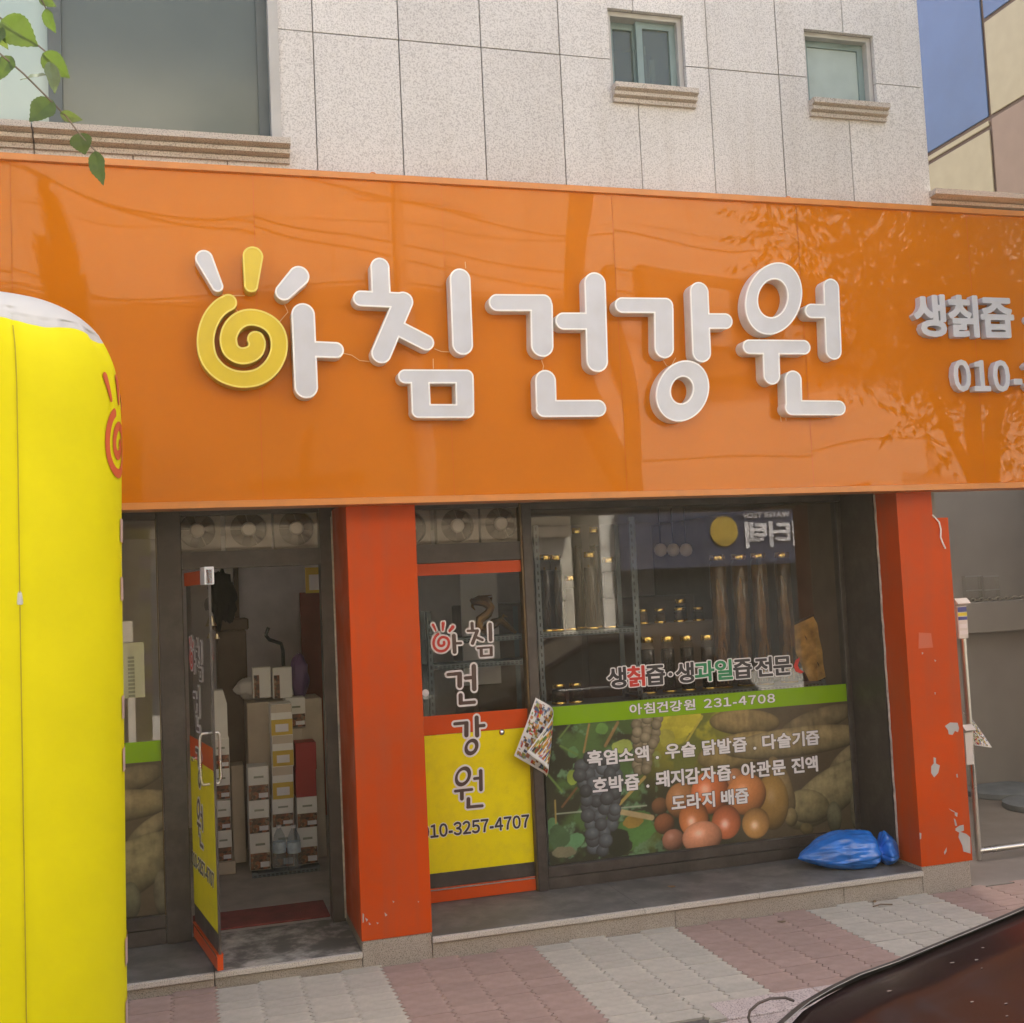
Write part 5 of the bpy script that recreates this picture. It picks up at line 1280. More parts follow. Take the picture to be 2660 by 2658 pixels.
# notices in the left window
def sheet(name, p0, p1, m, label, y=GY + 0.02):
    a, b = at(*p0, y), at(*p1, y); g = MB(); g.box(a.x, b.x, y, y + 0.003, b.z, a.z); o = g.build(name, M[m]); tag(o, label, 'notice'); return o, a, b
o, a, b = sheet('price_list', (300, 1672), (377, 1811), 'paper_cream', 'cream paper notice with a grey printed table taped inside the left window')
g = MB()
for i in range(11): g.box(at(331, 1700, GY).x, at(348, 1700, GY).x, GY + 0.016, GY + 0.0195, a.z - 0.08 - i * 0.022 - 0.014, a.z - 0.08 - i * 0.022)
tag(g.build('printed_table', M['print_grey'], o), kind='stuff')
sheet('small_notice', (300, 1616), (346, 1668), 'room_ceil', 'small grey notice above the cream paper in the left window')
sheet('white_strip', (332, 1814), (354, 1932), 'room_ceil', 'narrow upright pale strip under the cream paper in the left window')

# ------------------------------------------------------------------ blue bag on the step
def blue_bag():
    mat('bag_blue', (0.014, 0.16, 0.58), 0.22, spec=0.8, var=0.35, vscale=7, bump=0.10, bscale=26)
    m = M['bag_blue']; m.node_tree.nodes['Principled BSDF'].inputs['Subsurface Weight'].default_value = 0.0
    c = atz(2200, 2232, 0.128); cx, cy = 4.10, 0.30
    bm = bmesh.new(); bmesh.ops.create_uvsphere(bm, u_segments=160, v_segments=90, radius=1)
    for v in bm.verts:
        p = v.co.copy(); u = p.x                                     # long axis x: tip left, gathered knot right
        prof = (1 - max(0, -u) ** 2.2 * 0.55) * (1 - 0.62 * math.exp(-((u - 0.60) / 0.10) ** 2))
        lob = 0.85 + (0.25 if u > 0.62 else 0)
        a = math.atan2(p.z, p.y)
        ray_ = math.sin(a * 13 + 2 * mnoise.noise(Vector((u * 2, a, 0)))) * 0.05 * math.exp(-((u - 0.60) / 0.26) ** 2)
        q3 = Vector((p.x * 1.6, p.y * 3, p.z * 3)); crease = 0.12 * abs(mnoise.noise(q3 * 0.9)) + 0.06 * abs(mnoise.noise(q3 * 1.9 + Vector((3, 1, 2)))) + 0.018 * abs(mnoise.noise(q3 * 5.1)) - 0.05
        s = prof * lob * (1 + ray_ - crease + 0.06 * mnoise.noise(p * 1.3))
        z = p.z * s * (0.185 if u < 0.62 else 0.20)
        if z < 0: z *= 0.55
        v.co = (u * 0.335 + 0.02 * mnoise.noise(p * 2), p.y * s * 0.19, z)
    zm = min(v.co.z for v in bm.verts)
    for v in bm.verts:
        if v.co.z < zm * 0.8: v.co.z = zm * 0.8
    me = bpy.data.meshes.new('blue_bag'); bm.to_mesh(me); bm.free(); me.polygons.foreach_set('use_smooth', [True] * len(me.polygons))
    o = link('plastic_bag', me, None, [m]); o.location = (cx, cy, 0.1285 - zm * 0.8); o.rotation_euler = (0, 0, math.radians(-12))
    tag(o, 'full blue plastic bag knotted at one end lying on the step by the right pillar', 'bag')
blue_bag()
# small litter on the step and pavement
mat('dry_leaf', (0.20, 0.12, 0.06), 0.8); mat('red_leaf', (0.30, 0.03, 0.03), 0.7); mat('twig', (0.16, 0.11, 0.07), 0.9)
for px, py, m, lab in ((1750, 2393, 'red_leaf', 'tiny dark red scrap against the granite riser'), (1745, 2305, 'dry_leaf', 'dry brown leaf lying on the dark step'), (1186, 2476, 'rim_white', 'white crumb of litter at the foot of the riser'), (2270, 2335, 'dry_leaf', 'curled dry leaf at the foot of the riser by the right pillar'), (2030, 2390, 'twig', 'small dark leaf on the pink pavers')):
    z = 0.130 if py < 2320 and m == 'dry_leaf' and px < 2000 else 0.01
    p = atz(px, py, z); z = z if z > 0.1 else gz(p.x)
    g = MB(); n = 8; vs = [(0.028 * math.cos(2 * math.pi * k / n), 0.013 * math.sin(2 * math.pi * k / n), 0.003 + 0.004 * math.cos(4 * math.pi * k / n)) for k in range(n)] + [(0, 0, 0.009)]
    g.add(vs, [(k, (k + 1) % n, n) for k in range(n)]); o = g.build('litter_leaf', M[m], None, False, False); o.location = (p.x, p.y, z + 0.002); o.rotation_euler = (0, 0, rnd.uniform(0, 3)); tag(o, lab, 'litter')
p = atz(2290, 2350, 0.0)
g = MB(); g.tube([(p.x - 0.06, p.y, gz(p.x) + 0.006), (p.x, p.y + 0.01, gz(p.x) + 0.010), (p.x + 0.07, p.y - 0.01, gz(p.x) + 0.006)], 0.004, 5); tag(g.build('twig', M['twig']), 'thin dry twig on the grey pavers below the blue bag', 'twig')

# ------------------------------------------------------------------ yellow inflatable column
def inflatable():
    mat('fabric_yellow', (0.74, 0.66, 0.001), 0.6, spec=0.10, var=0.04, vscale=3, bump=0.06, bscale=300)
    mat('fabric_white', (0.52, 0.51, 0.48), 0.55, spec=0.3, bump=0.06, bscale=300)
    mat('fabric_seam', (0.42, 0.33, 0.01), 0.7)
    mat('fabric_logo', (0.60, 0.10, 0.03), 0.55, spec=0.3)
    mat('strap', (0.55, 0.38, 0.30), 0.7)
    R = 0.475; cx, cy = -0.735, -1.42; H = 3.265
    e = empty('inflatable_column', (cx, cy, gz(cx)), 0, 'tall yellow inflatable advertising column with white top and red swirl logo', 'inflatable')
    hw = 3.085   # height where the white cap is sewn on
    def prof(z):
        if z < 2.76: return R - 0.012 + 0.042 * z / 2.76 + 0.004 * math.sin(z * 2.1) * min(1, (2.76 - z) / 1.2)
        t = (z - 2.76) / (H - 2.76); return (R + 0.030) * max(0.0, 1 - t ** 2.9) ** (1 / 2.9)
    nseg = 160
    def wrinkle(a, z):
        w = 0.0
        near = math.exp(-abs(z - hw) / 0.055)
        if z < hw + 0.03: w -= 0.016 * near * max(0, mnoise.noise(Vector((math.cos(a) * 7, math.sin(a) * 7, 1.3)))) + 0.007 * near * abs(math.sin(a * 17 + 2 * math.sin(a * 5)))
        for s in range(4):
            d = (a - s * math.pi / 2 - 5.06 + math.pi) % (2 * math.pi) - math.pi
            w -= 0.006 * math.exp(-(d / 0.014) ** 2) + 0.004 * math.exp(-(d / 0.06) ** 2)
        w += 0.003 * mnoise.noise(Vector((math.cos(a) * 2, math.sin(a) * 2, z * 1.5)))
        return w
    def ring_pts(zs, extra=0.0):
        vs = []
        for z in zs:
            for k in range(nseg):
                a = 2 * math.pi * k / nseg; r = max(0.001, prof(z) + (wrinkle(a, z) if z < hw + 0.06 else 0) + extra)
                vs.append((r * math.cos(a), r * math.sin(a), z + (0.010 * math.sin(a * 9 + 1) * math.exp(-abs(z - hw) / 0.05))))
        return vs
    def shell(zs, name, m):
        b = MB(); vs = ring_pts(zs); n = len(zs)
        b.add(vs, [(i * nseg + k, i * nseg + (k + 1) % nseg, (i + 1) * nseg + (k + 1) % nseg, (i + 1) * nseg + k) for i in range(n - 1) for k in range(nseg)])
        return b.build(name, M[m], e, True, False)
    shell(list(np.linspace(0.02, 2.5, 40)) + list(np.linspace(2.55, hw, 24)), 'column_body', 'fabric_yellow')
    shell(list(np.linspace(hw, H - 0.0005, 26)), 'white_cap', 'fabric_white')
    # sewn vertical seam with its cord toggle
    a0 = 5.06
    s = MB(); s.tube([((prof(z) - 0.004) * math.cos(a0), (prof(z) - 0.004) * math.sin(a0), z) for z in np.linspace(0.05, hw - 0.02, 60)], 0.002, 6); s.build('seam', M['fabric_seam'], e)
    p = at(72, 1555, cy - R); s = MB(); z = p.z - gz(cx); s.lathe([(0.004, 0.03), (0.010, 0.02), (0.013, -0.01), (0.012, -0.02), (0.001, -0.022)], 10); o = s.build('toggle', M['fabric_white'], e, True)
    o.location = ((R + 0.006) * math.cos(a0), (R + 0.006) * math.sin(a0), z)
    # swirl logo sewn on the side facing the road, wrapped round the column
    lo, hi = SYL_BOX[0]; sw_lo, sw_hi = PIECES[3].lo, PIECES[3].hi
    sc = 0.52
    ac = math.radians(-12); zc_ = at(300, 1158, cy - 0.05).z - gz(cx)
    for p in PIECES[:4]:
        me = loops_mesh(contours(*p.S, -0.012), 0.002, 'swirl_logo', False)
        bm = bmesh.new(); bm.from_mesh(me); bmesh.ops.subdivide_edges(bm, edges=[ed for ed in bm.edges if ed.calc_length() > 0.05], cuts=3)
        bmesh.ops.triangulate(bm, faces=bm.faces)
        for v in bm.verts:
            u = (v.co.x - (sw_lo[0] + sw_hi[0]) / 2) * sc; w = (v.co.z - (sw_lo[1] + sw_hi[1]) / 2) * sc * 1.12
            a = ac + u / R; z = zc_ + w; r = prof(z) + 0.004 - v.co.y * 0.5
            v.co = (r * math.cos(a), r * math.sin(a), z)
        bm.to_mesh(me); bm.free(); link('swirl_logo', me, e, [M['fabric_logo']])
    # pale lettering patches further down the side: only their edges show
    for (py0, py1) in ((1350, 1410), (1500, 1560), (1805, 1865), (1940, 2000), (2430, 2500), (2590, 2658)):
        z1, z0 = at(318, py0, cy).z - gz(cx), at(318, py1, cy).z - gz(cx); s = MB(); vs = []; n = 12
        for z in (z0, z1):
            for k in range(n + 1):
                a = math.radians(-8) + k / n * 0.7; r = prof(z) + 0.004; vs.append((r * math.cos(a), r * math.sin(a), z))
        s.add(vs, [(k, k + 1, n + 2 + k, n + 1 + k) for k in range(n)]); s.build('side_patch', M['strap'], e, True, False)
    b = MB(); b.lathe([(R * 0.9, -0.02), (R * 1.02, 0.0), (R * 1.02, 0.09), (R * 0.98, 0.11)], 48); b.build('blower_base', M['black_plastic'], e, True)
inflatable()

# ------------------------------------------------------------------ recess to the right of the shop
mat('render_grey', (0.36, 0.335, 0.30), 0.8, var=0.10, vscale=1.5)
mat('render_dark', (0.33, 0.305, 0.285), 0.8, var=0.12, vscale=1.5)
RW = 2.66
pw_ = empty('passage_wall', (0, 0, 0), 0, 'plain grey rendered wall with a ledge at the back of the recess beside the shop', 'wall')
zl_ = at(2600, 1640, RW).z; zu_ = at(2600, 1560, RW).z
g = MB(); g.box(4.92, 7.98, RW, RW + 0.2, -0.1, zl_); g.build('lower_wall', M['render_dark'], pw_)
g = MB(); g.bbox(4.92, 7.98, RW - 0.10, RW + 0.2, zl_ + 0.002, zu_, 0.008); g.build('ledge', M['render_grey'], pw_)
g = MB(); g.box(4.92, 7.98, RW + 0.02, RW + 0.2, zu_ + 0.002, 5.2); g.build('upper_wall', M['render_grey'], pw_)  # raised out of view behind the coping to block sky light
g = MB(); g.box(7.7, 7.97, 0.32, RW - 0.11, -0.1, 5.2); g.build('end_wall', M['render_grey'], pw_)
g = MB(); g.box(4.832, 4.915, 0.66, RW + 0.2, 0.0, 2.59); g.build('return_wall', M['render_dark'], pw_)
# chain on the ledge, two clear boxes
ch = empty('chain', (0, 0, 0), 0, 'steel link chain lying along the ledge in the recess', 'chain')
ca0 = at(2505, 1548, RW - 0.06); 
for i in range(26):
    g = MB(); g.tube([(0.030 * math.cos(t), 0.0, 0.016 * math.sin(t)) for t in np.linspace(0, 2 * math.pi, 13)], 0.006, 6); o = g.build('chain_link', M['steel'], ch, True)
    o.location = (ca0.x + i * 0.046, RW - 0.06, zu_ + 0.020); o.rotation_euler = (math.pi / 2 if i % 2 else 0.2, 0, rnd.uniform(-.15, .15))
for i, (p0, p1) in enumerate(((2506, 2552), (2553, 2598))):
    a, b = at(p0, 1497, RW - 0.03), at(p1, 1560, RW - 0.03); e = empty('clear_box', (a.x, RW - 0.035, zu_ + 0.002), 0, 'small clear acrylic box standing on the ledge in the recess', 'box', 'clear boxes on the ledge')
    w, h = b.x - a.x, a.z - zu_; g = MB(); t = 0.004
    g.box(0, w, 0, t, 0, h); g.box(0, t, t, 0.05, 0, h); g.box(w - t, w, t, 0.05, 0, h); g.box(t, w - t, t, 0.05, 0, t); g.build('shell', M['acrylic'], e)
    g = MB(); g.box(-0.001, w + 0.001, -0.002, -0.0005, h - 0.012, h); g.box(-0.001, w + 0.001, -0.002, -0.0005, h * 0.42, h * 0.46); g.build('rim', M['white_frame'], e)
# stainless gate frame
gt = empty('steel_barrier', (0, 0, 0), 0, 'stainless steel tube barrier with a slim upright and low rail behind the right pillar', 'barrier')
GYY = 0.56
v0, v1 = at(2500, 1560, GYY), at(2536, 2215, GYY); gx = (v0.x + v1.x) / 2
h0 = at(2600, 2203, GYY).z
g = MB(); g.tube([(gx, GYY, h0), (gx, GYY, 1.74)], 0.022, 14); g.build('upright', M['steel'], gt, True)
g = MB(); g.tube([(gx, GYY - 0.001, h0), (gx + 2.6, GYY - 0.001, h0)], 0.022, 14); g.build('bottom_rail', M['steel'], gt, True)
g = MB(); g.tube([(gx + 2.6, GYY, 0.0), (gx + 2.6, GYY, h0)], 0.018, 12); g.build('foot', M['steel'], gt, True)
g = MB(); g.tube([(gx, GYY, gz(gx)), (gx, GYY, h0)], 0.018, 12); g.build('foot', M['steel'], gt, True)
# leaflet boxes hanging on the gate upright
mat('box_white', (0.66, 0.63, 0.60), 0.5, var=0.05); mat('ink_blue', (0.06, 0.07, 0.28), 0.5); mat('ink_yellow', (0.7, 0.6, 0.02), 0.5)
Y9 = GYY - 0.04
def leaflet(p0, p1, label, prints):
    a, b = at(*p0, Y9), at(*p1, Y9); w, h = b.x - a.x, a.z - b.z
    e = empty('leaflet_box', (a.x, Y9, b.z), 0, label, 'box')
    g = MB(); g.bbox(0, w, 0, 0.025, 0, h * 0.80, 0.003); g.build('box_body', M['box_white'], e)
    g = MB(); g.extrude_x([(0.02, h * 0.805), (-0.02, h * 0.86), (-0.022, h * 0.87), (0.02, h)], -0.004, w + 0.02); g.build('flap', M['box_white'], e)
    for (x0, x1, z0, z1, m) in prints:
        g = MB(); g.box(w * x0, w * x1, -0.002, -0.0005, h * z0, h * z1); g.build('printed_strip', M[m], e)
leaflet((2484, 1555), (2517, 1658), 'white leaflet box with blue and yellow print strapped to the steel gate post', [(0.05, 0.95, 0.66, 0.78, 'ink_blue'), (0.05, 0.95, 0.56, 0.645, 'ink_yellow'), (0.05, 0.95, 0.46, 0.54, 'ink_blue'), (0.1, 0.9, 0.26, 0.36, 'film_white'), (0.1, 0.9, 0.1, 0.2, 'film_white')])
leaflet((2504, 1884), (2531, 1986), 'plain white leaflet box low on the steel gate post', [])
o = flyer('magazine', [(2502, 1850), (2520, 1862), (2574, 1942), (2530, 1936)], GYY + 0.03, 9); tag(o, 'creased magazine wedged behind the plain leaflet box', 'magazine')
# round grey stones on the floor
mat('stone_disc', (0.20, 0.22, 0.23), 0.7, var=0.2, bump=0.3)
for c, r, lb in (((2590, 2040), 0.34, 'round flat grey stone disc close to the wall of the recess'), ((2690, 2075), 0.30, 'round flat grey stone disc further out on the recess floor')):
    p = atz(*c, 0.03); g = MB(); g.lathe([(r * 0.98, 0), (r, 0.01), (r * 0.99, 0.05), (r * 0.9, 0.062), (0.001, 0.064)], 28); o = g.build('stepping_stone', M['stone_disc'], None, True); o.location = (p.x, p.y - 0.05, gz(p.x) - 0.003)
    tag(o, lb, 'stone', 'stone discs in the recess')

# ------------------------------------------------------------------ neighbour with the coloured side wall
mat('panel_blue', (0.04, 0.095, 0.23), 0.45, var=0.08, vscale=2)
mat('panel_beige', (0.36, 0.31, 0.205), 0.7, var=0.05)
mat('panel_brown', (0.24, 0.165, 0.125), 0.7, var=0.05)
mat('panel_line', (0.085, 0.045, 0.035), 0.6)
NX = 8.0
nb = empty('neighbour_building', (NX, 3, 0), 0, 'neighbouring building with blue, beige and brown painted side wall', 'building')
def yz(px, py): p = atx(px, py, NX); return p.y, p.z
y_edge = yz(2555, 100)[0]; zA_, zB_ = yz(2410, 402)[1], yz(2410, 425)[1]; zC = yz(2550, 58)[1]
g = MB(); g.box(0.02, 8, -2.2, 9, 0.0, 13.0); g.build('wall_core', M['panel_line'], nb)
def panel(name, y0, y1, z0, z1, m, x=-0.0): 
    t = 0.022; q = MB(); q.bbox(x, 0.018, y0 - 3 + t, y1 - 3 - t, z0 + t, z1 - t, 0.004); return q.build(name, M[m], nb)
panel('wall_panel', y_edge, 12, zA_, 11.5, 'panel_blue'); panel('wall_panel', y_edge, 12, zB_, zA_, 'panel_beige'); panel('wall_panel', y_edge, 12, 2.5, zB_, 'panel_beige')
panel('wall_panel', 0.9, y_edge, zA_, zC, 'panel_beige'); panel('wall_panel', 0.9, y_edge, zB_ - 1.0, zA_, 'panel_brown'); panel('wall_panel', 0.9, y_edge, 2.5, zB_ - 1.0, 'panel_beige'); panel('wall_panel', 0.9, y_edge, zC, 11.5, 'panel_blue'); panel('wall_panel', 0.9, 12, 11.5, 13, 'panel_beige')

# ------------------------------------------------------------------ parked car, only its bonnet shows
def car():
    mat('car_paint', (0.014, 0.006, 0.008), 0.20, spec=0.32, coat=0.04, var=0.2, vscale=3, dirt=(0.02, 0.014, 0.014), dirt_amt=0.3, dscale=7)
    mat('car_glass', (0.02, 0.022, 0.024), 0.05); mat('rubber', (0.015, 0.015, 0.015), 0.7); mat('lamp', (0.5, 0.5, 0.48), 0.12); mat('rim', (0.5, 0.5, 0.5), 0.3, metal=0.9)
    mat('bird_dirt', (0.20, 0.17, 0.14), 0.8); mat('wing_dust', (0.035, 0.03, 0.027), 0.55, spec=0.3, var=0.35, vscale=9, dirt=(0.10, 0.085, 0.07), dirt_amt=0.5, dscale=14); mat('whip', (0.07, 0.05, 0.04), 0.6); mat('highlight_grey', (0.30, 0.28, 0.26), 0.5)
    e = empty('parked_car', (3.7, -3.87, -0.22), 0, 'dark maroon parked car with a dusty bonnet beside the kerb', 'car')
    ox, oy, oz = 3.7, -3.87, -0.22
    YE = -3.0                                   # far wing edge
    edge = [at(px, py, YE) for px, py in ((1986, 2662), (2060, 2597), (2130, 2556), (2200, 2522), (2300, 2487), (2365, 2460), (2460, 2421), (2560, 2380), (2660, 2337))]
    ex = [1.50, 1.56, 1.63] + [p.x for p in edge] + [3.05, 3.25]; ez = [0.36, 0.50, 0.58] + [p.z for p in edge] + [0.985, 1.02]
    def zt(x): return float(np.interp(x, ex, ez))
    hw = oy - YE; hw = abs(hw)                   # half width
    # body shell
    xs = [1.44, 1.47, 1.53, 1.60, 1.70] + list(np.linspace(1.82, 3.25, 18)) + [3.6, 4.2, 4.8, 5.2, 5.6, 5.8, 5.88]
    def top(x): return zt(x) if x <= 3.25 else float(np.interp(x, [3.25, 4.8, 5.3, 5.6, 5.8, 5.88], [1.02, 1.03, 1.02, 0.98, 0.8, 0.6]))
    rows = []
    for x in xs:
        w = hw * float(np.interp(x, [1.44, 1.50, 1.60, 1.80, 2.3, 5.4, 5.75, 5.88], [0.70, 0.84, 0.92, 0.97, 1.0, 1.0, 0.95, 0.85])); z = top(x)
        half = [(0.0, z + 0.028), (0.45, z + 0.024), (0.75, z + 0.012), (0.90, z + 0.0), (0.965, z - 0.018), (0.995, z - 0.06), (1.0, z - 0.14), (1.0, max(0.30, z - 0.35)), (0.99, 0.22), (0.93, 0.02), (0.0, 0.0)]
        pts = [(x - ox, s * f * w, zz - oz if zz > 0.1 else zz + 0.20) for f, zz in half for s in (1,)]
        full = pts + [(p[0], -p[1], p[2]) for p in pts[::-1][1:-1]]
        rows.append(full)
    n = len(rows[0]); b = MB(); vs = [p for r in rows for p in r]
    fs = [(i * n + k, i * n + (k + 1) % n, (i + 1) * n + (k + 1) % n, (i + 1) * n + k) for i in range(len(rows) - 1) for k in range(n)] + [tuple(range(n)), tuple(range((len(rows) - 1) * n, len(rows) * n))]
    b.add(vs, fs); body = b.build('body', M['car_paint'], e, True)
    # bonnet skin, a few mm proud, with its shut line along the wing
    h = MB(); nx, ny = 40, 26; vs = []
    for i in range(nx + 1):
        x = 1.66 + (3.08 - 1.66) * i / nx; wl_ = hw * float(np.interp(x, [1.6, 1.8, 2.3, 3.1], [0.80, 0.87, 0.895, 0.90]))
        for k in range(ny + 1):
            f = -1 + 2 * k / ny; af = abs(f)
            z = zt(x) + 0.004 + 0.026 * (1 - af ** 2.4) + 0.012 * math.exp(-((af - 0.72) / 0.10) ** 2)
            if af > 0.985: z -= 0.010
            vs.append((x - ox, f * wl_, z - oz))
    h.add(vs, [(i * (ny + 1) + k, (i + 1) * (ny + 1) + k, (i + 1) * (ny + 1) + k + 1, i * (ny + 1) + k + 1) for i in range(nx) for k in range(ny)]); h.build('bonnet', M['car_paint'], e, True)
    # dark trim strip along the far wing, then a pale tube painting the shut-line highlight
    for nm, m, f0, f1, dz in (('wing_trim', 'wing_dust', 0.915, 0.992, 0.010),):
        s = MB(); vs = []
        for i in range(41):
            x = 1.72 + (3.2 - 1.72) * i / 40; w = hw
            for f, zz in ((f0, dz - 0.002), (f0 + 0.02, dz - 0.001), (0.965, dz - 0.014), (f1 + 0.014, dz - 0.058)): vs.append((x - ox, f * w, zt(x) + zz - oz))
        s.add(vs, [(i * 4 + k, (i + 1) * 4 + k, (i + 1) * 4 + k + 1, i * 4 + k + 1) for i in range(40) for k in range(3)]); s.build(nm, M[m], e, True)
    s = MB(); s.tube([(x - ox, hw * 0.910, zt(x) + 0.012 - oz) for x in np.linspace(1.74, 3.1, 30)], 0.0014, 5); s.build('highlight_line', M['highlight_grey'], e, True)
    # droppings
    d = MB(); rr = random.Random(4)
    for _ in range(22):
        x = rr.uniform(1.95, 3.0); f = rr.uniform(-0.1, 0.86); r = rr.uniform(0.002, 0.005); w = hw * 0.9
        z = zt(x) + 0.004 + 0.026 * (1 - abs(f) ** 2.4) + 0.012 * math.exp(-((abs(f) - 0.72) / 0.10) ** 2) - oz + 0.0012
        d.add([(x - ox + r * rr.uniform(1, 3) * math.cos(t), f * w + r * math.sin(t), z) for t in np.linspace(0, 2 * math.pi, 7)[:-1]], [tuple(range(6))])
    tag(d.build('dirt_specks', M['bird_dirt'], e, False, False), kind='stuff')
    # cabin
    c = MB(); sec = []
    for x, w, z in ((3.05, 0.86, 1.02), (3.95, 0.68, 1.44), (4.9, 0.68, 1.45), (5.55, 0.80, 1.02)): sec.append([(x - ox, w * hw, z - oz), (x - ox, -w * hw, z - oz)])
    low = [(3.05, 0.9), (5.55, 0.9)]
    P = [sec[0][0], sec[1][0], sec[2][0], sec[3][0], sec[0][1], sec[1][1], sec[2][1], sec[3][1]]
    P += [(3.05 - ox, 0.93 * hw, 1.0 - oz), (5.55 - ox, 0.93 * hw, 1.0 - oz), (3.05 - ox, -0.93 * hw, 1.0 - oz), (5.55 - ox, -0.93 * hw, 1.0 - oz)]
    c = MB(); c.add(P, [(1, 5, 6, 2)]); c.build('roof', M['car_paint'], e, False, False)
    c = MB(); c.add(P, [(0, 4, 5, 1)]); c.build('windscreen', M['car_glass'], e, False, False)
    c = MB(); c.add(P, [(2, 6, 7, 3)]); c.build('rear_window', M['car_glass'], e, False, False)
    c = MB(); c.add(P, [(8, 0, 1, 2, 3, 9)]); c.build('side_window', M['car_glass'], e, False, False)
    c = MB(); c.add(P, [(10, 11, 7, 6, 5, 4)]); c.build('side_window', M['car_glass'], e, False, False)
    c = MB()
    for k in (0, 4): c.tube([P[k], P[k + 1], P[k + 2], P[k + 3]], 0.035, 8)
    c.build('roof_pillars', M['car_paint'], e, True)
    for wx in (2.25, 4.95):
        for s in (-1, 1):
            t = MB(); t.lathe([(0.20, -0.10), (0.30, -0.10), (0.32, -0.07), (0.32, 0.07), (0.30, 0.10), (0.20, 0.10)], 28); o = t.build('wheel', M['rubber'], e, True); o.rotation_euler = (math.pi / 2, 0, 0); o.location = (wx - ox, s * (hw - 0.09), 0.32)
            r = MB(); r.lathe([(0.001, 0.07), (0.08, 0.085), (0.18, 0.08), (0.205, 0.095), (0.205, -0.09), (0.001, -0.06)], 28, caps=False); r.build('rim', M['rim'], o, True)
    for s in (-1, 1):
        l = MB(); l.bbox(1.49 - ox, 1.66 - ox, s * hw * 0.80 - 0.14, s * hw * 0.80 + 0.10, 0.47 - oz, 0.57 - oz, 0.02); l.build('headlight', M['lamp'], e, True)
        m_ = MB(); m_.bbox(3.2 - ox, 3.32 - ox, s * (hw + 0.10) - 0.08, s * (hw + 0.10) + 0.08, 1.02 - oz, 1.14 - oz, 0.03); m_.build('mirror', M['car_paint'], e)
    # bent whip at the front corner
    w = MB(); w.tube([at(px, py, YE + 0.02) - Vector((ox, oy, oz)) for px, py in ((2062, 2600), (2040, 2592), (2000, 2594), (1970, 2606), (1948, 2626), (1944, 2644), (1952, 2668), (1965, 2700))], 0.0045, 8); w.build('bent_whip', M['whip'], e, True)
car()

# ------------------------------------------------------------------ trees
def leaf_mesh(name, m, serr=18):
    """one serrated elm-like leaf along +x, length 1, folded on its midrib"""
    top = []
    for i in range(serr + 1):
        t = i / serr; w = 0.36 * math.sin(math.pi * t ** 0.80) ** 0.9 * (1.05 - 0.35 * t)
        top.append((t - (0.012 if i % 2 else -0.0), w + (0.018 if i % 2 else 0)))
    top[0] = (0, 0); top[-1] = (1.02, 0)
    vs = []; fs = []
    for s in (1, -1):
        b = len(vs)
        for i, (x, w) in enumerate(top):
            vs.append((x, 0, -0.10 * x * x)); vs.append((x + 0.02 * (i % 2), s * w, 0.16 * w + 0.02 * math.sin(x * 14) - 0.10 * x * x))
        for i in range(serr): q = (b + 2 * i, b + 2 * i + 2, b + 2 * i + 3, b + 2 * i + 1); fs.append(q if s > 0 else q[::-1])
    me = bpy.data.meshes.new(name); me.from_pydata(vs, [], fs); me.polygons.foreach_set('use_smooth', [True] * len(me.polygons)); me.materials.append(m); me.update(); return me
def leaf_mat(name, col):
    m = mat(name, col, 0.5, var=0.18, vscale=4, objrand=0.2); nt = m.node_tree; N = nt.nodes; L = nt.links; p = N['Principled BSDF']
    tr = N.new('ShaderNodeBsdfTranslucent'); tr.inputs[0].default_value = (col[0] * 1.5, col[1] * 1.4, col[2] * 0.5, 1); mx = N.new('ShaderNodeMixShader'); mx.inputs[0].default_value = 0.25
    L.new(p.outputs[0], mx.inputs[1]); L.new(tr.outputs[0], mx.inputs[2]); L.new(mx.outputs[0], N['Material Output'].inputs['Surface']); return m
leaf_mat('leaf_green', (0.055, 0.095, 0.018)); leaf_mat('leaf_pale', (0.10, 0.145, 0.06)); leaf_mat('crown_leaf', (0.05, 0.09, 0.018))
mat('bark', (0.14, 0.11, 0.085), 0.9, var=0.3, vscale=8, bump=0.6, bscale=30)
